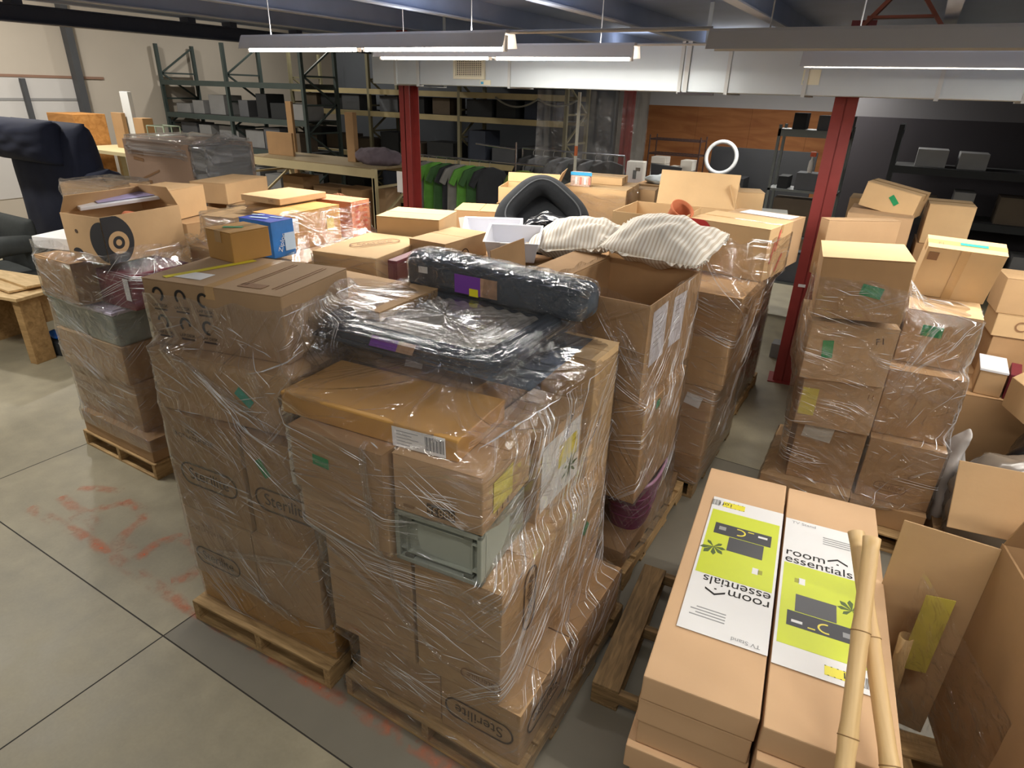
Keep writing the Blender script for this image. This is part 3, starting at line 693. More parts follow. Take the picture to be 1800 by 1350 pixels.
s_ = sticker(k, D, 'F', .69, .045, .24, .085, WHITE, 'shipping_label', 2)
for i in range(17): MB().box(.03 + i * .005, -.028, .0006, .03 + i * .005 + (.0014, .003, .002)[i % 3], .03, .0012).build('barcode_bar', INKK, s_) if i < 17 else None
for i in range(5): MB().box(-.1, -.03 + i * .014, .0006, .0 - (i % 2) * .03, -.027 + i * .014, .0012).build('print_line', GREY_T, s_)
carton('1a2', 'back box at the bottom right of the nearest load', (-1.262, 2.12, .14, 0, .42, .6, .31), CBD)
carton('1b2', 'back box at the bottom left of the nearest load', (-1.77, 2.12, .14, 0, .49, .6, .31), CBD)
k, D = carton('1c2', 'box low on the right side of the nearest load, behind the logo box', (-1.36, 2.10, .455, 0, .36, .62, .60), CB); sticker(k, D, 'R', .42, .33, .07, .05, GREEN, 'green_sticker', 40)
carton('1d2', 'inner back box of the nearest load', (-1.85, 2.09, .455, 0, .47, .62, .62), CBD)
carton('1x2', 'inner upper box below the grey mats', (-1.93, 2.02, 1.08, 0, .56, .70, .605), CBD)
k, D = carton('1p', 'box with a green plant picture on its side, right side of nearest load', (-1.34, 2.06, 1.065, 1, .28, .46, .44), CBP)
sticker(k, D, 'R', .23, .22, .40, .34, WHITE, 'picture_label'); sticker(k, D, 'R', .30, .26, .2, .12, YEL, 'picture_print', lift=.003)
lf = []
for i in range(9):
    a = i * .7; lf.append([(0, 0), (.045 * math.cos(a) - .008 * math.sin(a), .045 * math.sin(a) + .008 * math.cos(a)), (.09 * math.cos(a), .09 * math.sin(a)), (.045 * math.cos(a) + .008 * math.sin(a), .045 * math.sin(a) - .008 * math.cos(a))])
flat(lf).build('leaf_print', mat('leaf_green', (42, 84, 40), .6), k, on(D, 'R', .33, .15, 0, .003))
carton('1t', 'tall narrow box at the back right corner of the nearest load', (-1.33, 2.555, .77, 1, .29, .30, .94), CBL)
carton('1t0', 'low box under the tall narrow one at the back right of the nearest load', (-1.33, 2.74, .458, 0, .28, .12, .30), CBL, flaps=False)
# grey plastic tote lying on its side, base towards the viewer
GTOTE = mat('grey_tote_plastic', (150, 154, 142), 0.45)
M = pose(-1.437, 1.555, 1.077, 6); w, d, h = .395, .40, .247
b = MB().box(.012, .02, 0, w - .012, d, .012).box(.012, .02, h - .012, w - .012, d, h).box(0, .02, .012, .012, d, h - .012).box(w - .012, .02, .012, w, d, h - .012).box(.0, .03, .0, w, .045, h)
o = b.build('plastic_tote', GTOTE, bevel=.004); o.matrix_world = M; tag(o, 'light grey plastic tote on its side, base ribs facing out', 'tote')
BOXES['1e'] = (M, w, d, h)
fr = MB()
for x0, z0, x1, z1 in ((0, 0, w, .022), (0, h - .022, w, h), (0, 0, .02, h), (w - .02, 0, w, h)): fr.box(x0, 0, z0, x1, .032, z1)
fr.build('base_rim', GTOTE, o, bevel=.004)
ri = MB()
for x0, z0, x1, z1 in ((.045, .04, .05, .205), (w - .05, .04, w - .045, .205), (.045, .2, w - .045, .205), (.045, .04, w - .045, .045)): ri.box(x0, .012, z0, x1, .031, z1)
for z in (.06, .19): ri.box(.02, .01, z - .004, .045, .031, z + .004); ri.box(w - .045, .01, z - .004, w - .02, .031, z + .004)
ri.build('base_rib', GTOTE, o)
for x in (.04, w - .08):
    for z in (.0225, h - .037): MB().box(x, .004, z, x + .04, .03, z + .014).build('base_foot', mat('tote_dark_foot', (96, 98, 88), .6), o)  # base blocks in a darker grey than the tote
# ---- grey dog mats
CHAR = mat('charcoal_fabric', (70, 76, 84), 0.9, 0.1, 60, bump=0.15, bscale=200)
def quilt_mat():
    m = bpy.data.materials.new('quilted_plush'); nt, N, L = nodes_of(m); p = N['Principled BSDF']
    p.inputs['Base Color'].default_value = (*srgb(186, 180, 172), 1); p.inputs['Roughness'].default_value = .85
    return m
QUILT = quilt_mat()
def dog_mat(name, label, M, w, d, rim=.075, quilt=True):
    o = soft_slab(w, d, .045, 30, 30, .1).build(name, CHAR, smooth=True, weld=True); o.matrix_world = M; tag(o, label, 'pet mat')
    path = []
    for i in range(64):
        a = 2 * PI * i / 64; c, s_ = math.cos(a), math.sin(a); e = .22
        path.append(((w / 2 - rim) * abs(c) ** e * (1 if c > 0 else -1), (d / 2 - rim) * abs(s_) ** e * (1 if s_ > 0 else -1), .05))
    MB().tube(path, [rim * (.92 + .1 * noise.noise((i * .3, 0, 1))) * .8 for i in range(64)], 12, closed=True).build('bolster_rim', CHAR, o, smooth=True)
    if quilt:
        W, D_ = w - 2.6 * rim, d - 2.6 * rim
        def q(u, v):
            x, y = (u - .5) * W, (v - .5) * D_
            f = 24
            return Vector((x, y, .052 + .011 * abs(math.sin((x + y) * f * 1.5)) * abs(math.sin((x - y) * f * 1.5)) + .006 * (1 - (2 * u - 1) ** 2)))
        MB().grid(110, 80, q).build('quilted_centre', QUILT, o, smooth=True)
    return o
lo_ = soft_slab(1.02, .72, .05, 34, 34, .1, wob=.01, seed=4).build('dog_mat', CHAR, smooth=True, weld=True); lo_.matrix_world = pose(-1.66, 2.42, 1.692, 3); tag(lo_, 'flat charcoal mat with white tag, under the quilted grey mat', 'pet mat')
MB().box(-.045, -.012, 0, .045, .02, .002).build('white_tag', WHITE, lo_, pose(-.08, -.365, .012, 4, 60))
dm = dog_mat('dog_mat', 'charcoal bolstered mat with light quilted centre in clear bag, on front load', pose(-1.80, 2.40, 1.742, 2), 1.06, .86)
PURP = mat('label_purple', (118, 62, 158), .4); LBR = mat('label_photo_tan', (176, 140, 112), .5, .3, 25); LYE = mat('label_yellow', (226, 214, 40), .4)
MB().box(0, -.001, 0, .15, .001, .05).build('purple_label', PURP, dm, pose(-.12, -.432, .045, 1, -35)); MB().box(.15, -.001, 0, .24, .001, .05).build('photo_label', LBR, dm, pose(-.12, -.432, .045, 1, -35))
def bag_over(parent, w, d, h, seed, amp=.012, z=0.0):
    def base(u, v):
        a = 2 * PI * u; c, s_ = math.cos(a), math.sin(a); e = .28
        t = v; k = 1.0 if t < .45 else math.cos((t - .45) / .55 * PI / 2) ** .45
        zz = h * min(1, t / .45) if t < .45 else h + .012 * math.sin((t - .45) * 6)
        return Vector((w / 2 * k * abs(c) ** e * (1 if c > 0 else -1), d / 2 * k * abs(s_) ** e * (1 if s_ > 0 else -1), zz + z))
    return crumpled_bag(base, 150, 60, amp, seed).build('clear_bag', BAG, parent, smooth=True)
bag_over(dm, 1.13, .93, .13, 3, z=-.03)
# folded mat standing like a bolster behind
fm = MB()
def fold_path(u, v):
    a = 2 * PI * u
    rx, rz = .115, .09
    tw = .02 * noise.noise((v * 4, 2, 0))
    e = .55
    x = (v - .5) * 1.14
    k = (1 - abs(2 * v - 1) ** 34) ** .5
    return Vector((x, rx * k * abs(math.cos(a)) ** e * (1 if math.cos(a) > 0 else -1) + tw, (.092 + .02 * (1 - v)) + (rz + .02 * (1 - v)) * k * abs(math.sin(a)) ** e * (1 if math.sin(a) > 0 else -1)))
fm.grid(40, 60, fold_path, wrapx=True)
fo = fm.build('folded_dog_mat', CHAR, smooth=True); fo.matrix_world = pose(-1.74, 2.80, 1.81, -2, 0, -1.0); tag(fo, 'rolled charcoal mat with purple label along the back of the front load', 'pet mat')
for nm, m_, x0, x1, z0, z1 in (('purple_label', PURP, -.2, -.03, .05, .15), ('photo_label', LBR, -.03, .075, .05, .15), ('price_label', LYE, -.1, -.045, .045, .085)):
    MB().box(x0, -.004 if nm != 'price_label' else -.008, z0, x1, .0, z1).build(nm, m_, fo, Matrix.Translation((0, -.119, 0)))
MB().box(-.03, -.0, 0, .03, .004, .035).build('white_tag', WHITE, fo, pose(-.42, -.123, .12, 3))
def pipe_sheet(u, v):
    a = PI * (.05 + .9 * v); return Vector(((u - .5) * 1.1, -.128 * math.cos(a), .13 + .155 * math.sin(a)))
def bb(u, v):
    p = fold_path(v, .004 + .992 * u); q = Vector((p.x, 0, .1)); return q + (p - q) * 1.09 + Vector((0, 0, .004))
crumpled_bag(lambda u, v: bb(v, u), 60, 130, .012, 9).build('clear_bag', BAG, fo, smooth=True)
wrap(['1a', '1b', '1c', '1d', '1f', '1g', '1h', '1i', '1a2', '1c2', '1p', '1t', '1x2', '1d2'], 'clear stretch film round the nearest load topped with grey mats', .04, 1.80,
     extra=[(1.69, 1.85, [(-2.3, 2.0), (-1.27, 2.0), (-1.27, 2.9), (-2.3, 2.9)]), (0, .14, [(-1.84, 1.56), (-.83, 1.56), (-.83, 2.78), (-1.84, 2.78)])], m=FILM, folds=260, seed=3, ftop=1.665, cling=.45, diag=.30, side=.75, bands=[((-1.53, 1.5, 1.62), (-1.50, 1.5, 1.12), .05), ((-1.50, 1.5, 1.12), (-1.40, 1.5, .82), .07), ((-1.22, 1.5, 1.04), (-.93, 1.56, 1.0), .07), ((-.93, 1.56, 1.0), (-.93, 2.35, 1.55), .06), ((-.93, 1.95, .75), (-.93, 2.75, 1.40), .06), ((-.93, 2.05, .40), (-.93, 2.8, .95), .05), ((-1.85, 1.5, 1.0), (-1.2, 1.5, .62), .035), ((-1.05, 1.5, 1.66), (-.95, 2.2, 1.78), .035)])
# ================================================================ second load (logo boxes, left of the nearest)
pallet(-2.94, 1.46, 4, 'pine pallet with a full front board, under the second load')
carton('2a', 'low plain carton on the pallet under the logo boxes', (-2.92, 1.535, .14, 4, .985, 1.05, .18), CBO)
k, D = carton('2b', 'lower left logo box of the second load, behind smeared film', (-2.935, 1.53, .321, 4, .50, .52, .446), CBP); oval_logo(k, D, 'F', .2, .14, .34, 0, INK); [text(k, D, 'F', .16, .36 - .035 * i, t, .034, INKF) for i, t in enumerate(('18 QT', '18 QT LATCH BOX'))]
k, D = carton('2c', 'lower right box of the second load beside the smeared logo box', (-2.425, 1.56, .321, 4, .44, .52, .446), CBP)
k, D = carton('2d', 'box with a crisp oval logo facing out, left front of second load', (-2.933, 1.527, .77, 5, .515, .52, .592), CBD); oval_logo(k, D, 'F', .26, .24, .40); [text(k, D, 'F', .2, .50 - .035 * i, t, .033, INK) for i, t in enumerate(('18 QT', '18 QT LATCH BOX'))]
k, D = carton('2e', 'box with green sticker and half-hidden oval logo, right front of second load', (-2.408, 1.585, .77, 5, .44, .52, .588), CBD); oval_logo(k, D, 'F', .24, .24, .40); sticker(k, D, 'F', .12, .42, .10, .045, GREEN, 'green_sticker', -55); [text(k, D, 'F', .17, .50 - .03 * i, t, .022, INKF) for i, t in enumerate(('18 QT', 'LATCH BOX'))]
k, D = carton('2f', 'wide box with a teal sticker below the icon box, second load', (-2.925, 1.53, 1.366, 10, .82, .55, .312), CB); sticker(k, D, 'F', .55, .16, .10, .05, TEAL, 'teal_sticker', -40)
k, D = carton('2g', 'wide icon-printed box with yellow tape, on top of the second load', (-2.972, 1.595, 1.68, 13, .775, .54, .325), CBG, seam='y', tape=TAPE)
for r_ in range(2):
    for c_ in range(3):
        x_ = .085 + .13 * c_; z_ = .255 - .135 * r_
        flat(ring_pts(.032, .036, .012, 18, -1.2 + c_, 3.0 + c_)).build('icon_ring', INKK, k, on(D, 'F', x_, z_))
        text(k, D, 'F', x_, z_ - .055, 'LAP DESK', .021, INKK); sticker(k, D, 'F', x_, z_ - .074, .075, .009, INK, 'print_line')
sticker(k, D, 'T', .18, .26, .04, .46, YEL, 'yellow_tape', -22, .0022); sticker(k, D, 'T', .2, .12, .16, .1, WHITE, 'paper_label', 0, .0018); sticker(k, D, 'T', .56, .09, .13, .06, INKF, 'print_block', 0, .0018)
for i in range(4): sticker(k, D, 'T', .50 + .02 * i + (.13 if i > 1 else 0), .28, .006, .4, INKF, 'print_line', 0, .0018)
k, D = carton('2h', 'small tan box with a green sticker on its lid, standing on the icon box', (-3.06, 2.02, 2.006, -2, .215, .235, .155), CBO, seam='y', tape=True); sticker(k, D, 'T', .10, .10, .10, .035, GREEN, 'green_sticker', 40, .0025)
carton('2k', 'plain box behind the icon box on the second load', (-2.95, 2.17, 1.37, 2, .9, .5, .48), CB)
carton('2l', 'lower plain box at the back of the second load', (-2.92, 2.12, .321, 2, .95, .5, 1.04), CBD)
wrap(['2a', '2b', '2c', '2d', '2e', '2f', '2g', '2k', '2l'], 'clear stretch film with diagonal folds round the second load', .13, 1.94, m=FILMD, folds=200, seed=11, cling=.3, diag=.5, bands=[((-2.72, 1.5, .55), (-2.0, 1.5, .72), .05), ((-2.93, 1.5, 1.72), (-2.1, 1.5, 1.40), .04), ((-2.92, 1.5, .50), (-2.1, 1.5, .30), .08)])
# ================================================================ third load (far left, bullseye box on top)
pallet(-5.48, 2.18, 0, 'pale pallet under the far left load', d=1.06)
carton('3a', 'plain brown box on the pallet, bottom of the far left load', (-5.446, 2.194, .141, 0, .965, 1.0, .196), CBD)
carton('3b', 'wide box second from the bottom of the far left load', (-5.51, 2.24, .337, 1, .875, .95, .41), CBP)
carton('3c', 'brown box under the plastic totes in the far left load', (-5.50, 2.21, .748, 2, .85, .93, .30), CBP)
CLEAR = mat('clear_tote_plastic', (150, 160, 152), 0.3, 0.08, 4); TEALP = mat('tote_lid_teal', (98, 150, 152), .35); LAV = mat('tote_lid_lavender', (196, 188, 206), .35)
for i, (x_, lid, lb) in enumerate(((-5.50, TEALP, 'cloudy clear tote with a teal lid, left one in the far left load'), (-5.07, LAV, 'cloudy clear tote with a lavender lid, right one in the far left load'))):
    b = MB(); w, d, h = .42, .9, .25
    b.add([(.02, .02, 0), (w - .02, .02, 0), (w - .02, d - .02, 0), (.02, d - .02, 0), (0, 0, h), (w, 0, h), (w, d, h), (0, d, h)], [(3, 2, 1, 0), (0, 1, 5, 4), (1, 2, 6, 5), (2, 3, 7, 6), (3, 0, 4, 7), (4, 5, 6, 7)])
    o = b.build('plastic_tote', CLEAR, bevel=.012); o.matrix_world = pose(x_, 2.22, 1.05, 2); tag(o, lb, 'tote'); BOXES['3p%d' % i] = (o.matrix_world.copy(), w, d, h)
    MB().box(-.006, -.006, h, w + .006, d + .006, h + .022).box(.03, .03, h + .022, w - .03, d - .03, h + .032).build('lid', lid, o, bevel=.004)
k, D = carton('3d', 'wrapped brown box below the bullseye box, far left load', (-5.42, 2.17, 1.338, 0, .50, .60, .312), CBD)
MAR = mat('maroon_carton', (120, 62, 70), .55, .1, 8); NAVYC = mat('navy_carton', (40, 46, 62), .55)
k, D = carton('3e', 'maroon carton with a white label below the bullseye box', (-4.505, 2.335, 1.338, 92, .48, .40, .262), MAR, name='printed_carton', flaps=False); sticker(k, D, 'L', .35, .15, .06, .16, WHITE, 'paper_label')
WFOAM = mat('white_foam', (214, 212, 210), .6)
k, D = carton('3w', 'white foam tray poking out left of the bullseye box', (-5.60, 2.26, 1.655, 18, .42, .4, .095), WFOAM, name='foam_tray', cat='tray', flaps=False)
M3 = pose(-4.643, 2.305, 1.66, 98)
k, D = open_carton('3t', 'open box with black bullseye mark, on top of the far left load', (-4.643, 2.305, 1.66, 98, .65, .40, .325), CB, flaps=(('R', .16, -28), ('B', .15, -35)))
BUL = mat('bullseye_black', (34, 32, 34), .8)
# black disc wrapping the near corner: on the wide face (F) and round onto the short face (L)
def disc_clip(cx, cy, r, x0, x1, y0, y1, n=40):
    poly = [(cx + r * math.cos(2 * PI * i / n), cy + r * math.sin(2 * PI * i / n)) for i in range(n)]
    return [(min(max(x, x0), x1), min(max(y, y0), y1)) for x, y in poly]
flat([disc_clip(.035, .155, .185, .001, .3, .001, .324)]).build('bullseye_disc', BUL, k, on(D, 'F', 0, 0))
flat([[(D[1] - x, y) for x, y in disc_clip(-.035, .155, .15, -.3, -.001, .001, .324)][::-1] and [(x + D[1], y) for x, y in disc_clip(.0, .155, .14, -.16, -.001, .001, .324)]]).build('bullseye_disc', BUL, k, on(D, 'L', 0, 0))
flat(ring_pts(.078, .078, .033, 36)).build('bullseye_ring', CB, k, on(D, 'F', .10, .14, 0, .003)); flat([[(.022 * math.cos(a * PI / 10), .022 * math.sin(a * PI / 10)) for a in range(20)]]).build('bullseye_dot', CB, k, on(D, 'F', .10, .14, 0, .003))
flat([[(.014 * math.cos(a * PI / 8), .014 * math.sin(a * PI / 8)) for a in range(16)]]).build('hand_hole', INK, k, on(D, 'L', .13, .21, 0, .001)); flat([[(.05 * math.cos(a * PI / 8), .03 * math.sin(a * PI / 8)) for a in range(9)]]).build('print_arc', BUL, k, on(D, 'L', .1, .06, 0, .001))
TERRA = mat('terracotta', (186, 106, 68), .8, .08, 6)
def pot(x, y, z, s, label, tx, ty):
    o = MB().lathe([(0, 0), (.07, 0), (.08, .01), (.105, .15), (.118, .15), (.12, .18), (.108, .18), (.092, .03), (0, .025)], 32).build('terracotta_pot', TERRA, smooth=True)
    o.matrix_world = pose(x, y, z, 0, tx, ty) @ Matrix.Diagonal((s, s, s, 1)); tag(o, label, 'pot'); return o
pot(-4.82, 2.62, 1.96, .62, 'terracotta pot upside down in the bullseye box', 172, 10)
PRW = mat('print_lilac', (168, 160, 200), .4)
k, D = carton('3l', 'white and lilac flat package leaning across the bullseye box', (-4.98, 2.36, 1.985, 80, .56, .24, .03, 8, -3), mat('white_gloss', (222, 222, 226), .3), name='flat_package', cat='package', flaps=False); sticker(k, D, 'T', .33, .12, .4, .18, PRW, 'printed_panel')
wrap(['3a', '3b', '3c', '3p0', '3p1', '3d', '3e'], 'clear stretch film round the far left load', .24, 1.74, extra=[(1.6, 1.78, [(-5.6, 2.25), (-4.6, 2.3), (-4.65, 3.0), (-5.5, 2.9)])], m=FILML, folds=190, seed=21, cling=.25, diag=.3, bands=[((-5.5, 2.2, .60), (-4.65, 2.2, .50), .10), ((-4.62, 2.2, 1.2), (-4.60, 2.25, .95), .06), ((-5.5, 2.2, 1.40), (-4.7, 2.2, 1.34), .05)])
# ================================================================ fourth load (tall open box with papers)
pallet(-1.93, 3.03, 0, 'pine pallet showing beside the purple basket', m=WOODP)
carton('4z', 'flat box under the purple basket, fourth load', (-1.9, 3.06, .141, 0, .95, 1.1, .12), CBD)
carton('4y', 'inner box behind the purple basket', (-1.9, 3.06, .262, 0, .60, 1.1, .415), CBD)
k, D = carton('4a', 'tall narrow brown box under the open box with papers', (-1.125, 3.0, .681, 0, .215, .74, .625), CBD); sticker(k, D, 'R', .22, .57, .06, .05, GREEN, 'green_sticker')
carton('4x', 'inner box carrying the tall open box', (-1.90, 3.02, .68, 0, .755, 1.0, .625), CBD)
k, D = open_carton('4b', 'tall open box with white papers stuck to its side', (-1.56, 3.03, 1.31, -1, .60, .85, .565), CBD, flaps=(('L', .22, 84),))
for u, ww, hh, v, r in ((.18, .22, .32, .36, 3), (.50, .22, .30, .36, -2)):
    s_ = sticker(k, D, 'R', u, v, ww, hh, mat('paper_lilac_white', (216, 212, 218), .6), 'shipping_paper', r)
    for i in range(7): MB().box(-.07, .12 - i * .03, .0006, .02 + .02 * (i % 3), .124 - i * .03, .0011).build('print_line', GREY_T, s_)
PB = mat('purple_basket_plastic', (128, 48, 96), .35); PBR = mat('pink_rim', (206, 150, 186), .3)
bk = MB()
def bskt(u, v):
    a = 2 * PI * u; r = .13 + .05 * v; e = .7
    return Vector((r * .9 * abs(math.cos(a)) ** e * (1 if math.cos(a) > 0 else -1), r * 1.6 * abs(math.sin(a)) ** e * (1 if math.sin(a) > 0 else -1), .38 * v + .004 * math.sin(v * 60)))
bk.grid(60, 40, bskt, wrapx=True); bk.grid(60, 3, lambda u, v: Vector((bskt(u, 0).x * v, bskt(u, 0).y * v, 0.001)), wrapx=True)
bo = bk.build('laundry_basket', PB, smooth=True); bo.matrix_world = pose(-1.07, 3.50, .263, 4); tag(bo, 'purple plastic basket with pink rim crushed under the tall boxes', 'basket')
MB().tube([bskt(i / 60, 1.0) for i in range(60)], .011, 8, closed=True).build('rim', PBR, bo, smooth=True)
for i in range(3): MB().tube([bskt(k_ / 60, .3 + .2 * i) * 1.0 + Vector((0, 0, .0)) for k_ in range(60)], .006, 6, closed=True).build('rib', PB, bo, smooth=True)
wrap(['4z', '4y', '4a', '4x', '4b'], 'clear stretch film round the tall open box and purple basket', .16, 1.90, m=FILMD, folds=130, seed=31, cling=.35, diag=.6, extra=[(.2, .65, [(-1.0, 3.25), (-.9, 3.3), (-.9, 3.75), (-1.0, 3.8)])])
# striped cushions lying over the open boxes
TICK = stripes('ticking_stripe', (232, 226, 215), (205, 191, 172), 40, 0, .55)
def cushion(M, label, w=.52, d=.5, h=.17, seed=0):
    o = soft_slab(w, d, h, 44, 44, .75, wob=.03, seed=seed).build('striped_cushion', TICK, smooth=True, weld=True); o.matrix_world = M; tag(o, label, 'cushion', 'ticking striped cushions')
    rb = MB()
    def rf(u, v):
        a = 2 * PI * u; c, s_ = math.cos(a), math.sin(a); e = .3; k = 1 + .07 * v
        return Vector((w / 2 * k * abs(c) ** e * (1 if c > 0 else -1), d / 2 * k * abs(s_) ** e * (1 if s_ > 0 else -1), h / 2 + .012 * v * math.sin(u * 260)))
    rb.grid(360, 3, rf, lambda a, b: (a * 3, b * .04), wrapx=True); rb.build('ruffle', TICK, o, smooth=True)
    return o
cushion(pose(-1.86, 4.06, 1.80, 10, 6, -6), 'striped ruffled cushion on the left, next to the black pet bed', .62, .54, .27, 1)
cushion(pose(-1.24, 4.02, 1.86, -4, 12, 2), 'striped ruffled cushion on the right, hanging over the tall open box', .66, .56, .30, 2)
# ================================================================ fifth load (red bullseye box)
pallet(-1.86, 4.27, 0, 'dark weathered pallet under the stack with the red bullseye box', m=WOODD)
carton('5a', 'bottom wide box in the column behind the tall open box', (-1.776, 4.27, .141, 0, .95, 1.1, .226), CBD)
carton('5b', 'second wide box up, column below the red bullseye box', (-1.729, 4.29, .369, 0, .90, 1.0, .298), CBP)
k, D = carton('5c', 'wide box with a white shipping label low in the red bullseye column', (-1.717, 4.293, .669, 0, .90, 1.0, .266), CBP); sticker(k, D, 'F', .76, .15, .12, .09, WHITE, 'shipping_label', -12)
carton('5d', 'mid box in the red bullseye column', (-1.374, 4.294, .937, 0, .60, .8, .37), CB)
carton('5e', 'box directly below the red bullseye box', (-1.351, 4.344, 1.309, 0, .60, .9, .308), CBD)
carton('5f', 'inner box below the open box with a terracotta pot', (-1.86, 4.35, .937, 0, .48, 1.0, .68), CBD)
REDP = mat('bullseye_red', (182, 44, 44), .7)
k, D = carton('5t', 'tan box with a red bullseye half-disc beside the red column', (-1.36, 4.95, 1.62, -9, .63, .50, .385), CBL, seam='x', tape=True)
flat([disc_clip(.02, .20, .215, .001, .4, .001, .384)]).build('bullseye_disc', REDP, k, on(D, 'F', 0, 0)); flat(ring_pts(.09, .09, .03, 24, -PI / 2, PI / 2)).build('bullseye_ring', CBL, k, on(D, 'F', .005, .16, 0, .003))
for u, v, r in ((.12, .2, 70), (.2, .28, 70), (.3, .1, 50)): sticker(k, D, 'R', u, v, .16, .03, mat('red_print_tape', (200, 96, 84), .5), 'red_tape', r)
k, D = carton('5w', 'white sheet-covered box behind the red bullseye box', (-1.22, 5.46, 1.62, -9, .55, .35, .37), CBP); s_ = sticker(k, D, 'T', .30, .20, .42, .2, mat('bright_paper', (240, 238, 240), .5), 'white_sheet', -4, .004)
k, D = open_carton('5o', 'open tan box with terracotta pot inside, left of the red bullseye box', (-1.91, 4.75, 1.62, 3, .55, .62, .40), CBL, flaps=())
flat([[(.012 * math.cos(a * PI / 8), .02 * math.sin(a * PI / 8)) for a in range(16)]]).build('hand_hole', INK, k, on(D, 'L', .2, .3, 0, .001))
pot(-1.50, 5.02, 1.95, .8, 'terracotta pot standing in the open tan box', 20, 34)
GLD = mat('dark_glass', (22, 34, 26), .12); 
o = MB().lathe([(0, 0), (.10, .01), (.13, .05), (.13, .10), (.09, .15), (.03, .16), (0, .16)], 28).build('green_glass_bowl', GLD, smooth=True); o.matrix_world = pose(-1.40, 4.72, 1.76, 0, 35, 10) @ Matrix.Diagonal((.9, .7, .8, 1)); tag(o, 'dark glossy bowl wedged between cushion and open tan box', 'bowl')
o = MB().box(-.05, -.001, 0, .05, .001, .075).build('white_tag', WHITE); o.matrix_world = pose(-1.22, 4.60, 1.83, 10, -20, 30); tag(o, 'white paper tag sticking up behind the right striped cushion', 'tag')
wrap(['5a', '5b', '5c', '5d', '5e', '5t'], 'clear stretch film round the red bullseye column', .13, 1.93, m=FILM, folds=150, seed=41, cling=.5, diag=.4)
pallet(-1.90, 5.60, 0, 'light pallet far down the aisle beside the red column')
carton('5p', 'lower box of the load behind the red bullseye stack', (-1.85, 5.62, .141, 0, .95, 1.1, .75), CBD)
carton('5q', 'wide upper box of the load behind the red bullseye stack', (-1.85, 5.66, .892, 0, .95, 1.0, .70), CBP)
k, D = open_carton('5r', 'open box with a tall raised flap, behind the box with the pot', (-1.92, 5.80, 1.593, 6, .70, .6, .36), CBL, flaps=(('F', .30, -16), ('R', .22, -20)))
k, D = carton('5s', 'tan box with a white label beside the raised flap', (-1.26, 6.02, 1.593, 20, .24, .30, .50), CBL); sticker(k, D, 'R', .17, .36, .1, .22, WHITE, 'paper_label')
STYRO = mat('grey_styrofoam', (190, 192, 184), .7)
k, D = carton('5v', 'grey-white foam block behind the labelled tan box', (-1.12, 6.42, 1.593, 10, .26, .22, .30), STYRO, name='foam_block', cat='foam', flaps=False)
wrap(['5p', '5q'], 'clear stretch film round the load behind the red bullseye stack', .13, 1.6, m=FILM, folds=16, seed=43, cling=.3)
# ================================================================ sixth load (beside the red column)
pallet(-.42, 4.36, 2, 'pallet hidden behind the flat-pack stack')
carton('6e', 'low box sticking out at the bottom left of the stack by the red column', (-.405, 4.38, .141, 1, .60, .9, .198), CB)
k, D = carton('6d', 'box with a white label near the bottom, stack by the red column', (-.245, 4.45, .34, 8, .445, .48, .458), CBD); sticker(k, D, 'F', .14, .395, .19, .12, mat('label_old_white', (206, 202, 192), .6), 'shipping_label', -6)
k, D = carton('6c', 'second box up on the left, stack by the red column', (-.27, 4.38, .80, 10, .48, .5, .366), CBP); text(k, D, 'F', .42, .28, '11', .05, INKF, bold=.001); sticker(k, D, 'F', .06, .18, .10, .2, mat('yellow_faded', (208, 192, 92), .5), 'yellow_label')
k, D = carton('6b', 'third box up with green tape, left side of the stack by the red column', (-.30, 4.31, 1.168, 14, .515, .5, .40), CBP); sticker(k, D, 'F', .13, .22, .065, .12, GREEN, 'green_sticker', 6); text(k, D, 'F', .42, .31, 'F1', .06, INK, 12)
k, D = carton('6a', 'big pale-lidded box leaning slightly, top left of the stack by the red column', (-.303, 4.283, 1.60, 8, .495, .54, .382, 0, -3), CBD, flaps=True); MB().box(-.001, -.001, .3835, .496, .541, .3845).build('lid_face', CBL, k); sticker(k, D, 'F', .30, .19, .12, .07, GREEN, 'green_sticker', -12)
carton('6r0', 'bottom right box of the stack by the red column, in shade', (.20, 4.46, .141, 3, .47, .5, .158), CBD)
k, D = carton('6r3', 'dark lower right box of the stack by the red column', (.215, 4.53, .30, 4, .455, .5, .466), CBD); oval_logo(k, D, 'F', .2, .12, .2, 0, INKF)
carton('6r2', 'middle right box of the stack by the red column', (.209, 4.62, .768, 6, .44, .5, .478), CBD)
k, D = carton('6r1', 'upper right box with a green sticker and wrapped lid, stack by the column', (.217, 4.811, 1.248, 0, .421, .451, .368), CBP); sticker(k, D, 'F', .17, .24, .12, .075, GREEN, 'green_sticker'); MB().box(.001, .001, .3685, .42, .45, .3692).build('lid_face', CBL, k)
k, D = carton('6t', 'flat box tilted back with taped centre, top right of stack by the column', (.205, 5.19, 1.625, 7, .457, .16, .385, 20, 2), CBL, seam='x', tape=True); sticker(k, D, 'F', .225, .19, .055, .38, TAPE, 'packing_tape'); sticker(k, D, 'F', .05, .32, .06, .06, INKF, 'print_block'); sticker(k, D, 'T', .27, .08, .16, .03, TEAL, 'green_sticker', 0, .003); text(k, D, 'T', .08, .06, 'F1', .04, INKF)
carton('6q', 'inner box behind the big pale-lidded box', (-.20, 4.86, .34, 0, .38, .40, 1.22), CBD)
k, D = carton('6x', 'flat box standing on edge behind the pale-lidded box', (-.44, 5.62, 1.55, 35, .60, .13, .45), CBP, seam='x')
carton('6z', 'lower box of the load behind the stack by the column', (-.40, 5.62, .141, 0, .95, .95, 1.40), CBD)
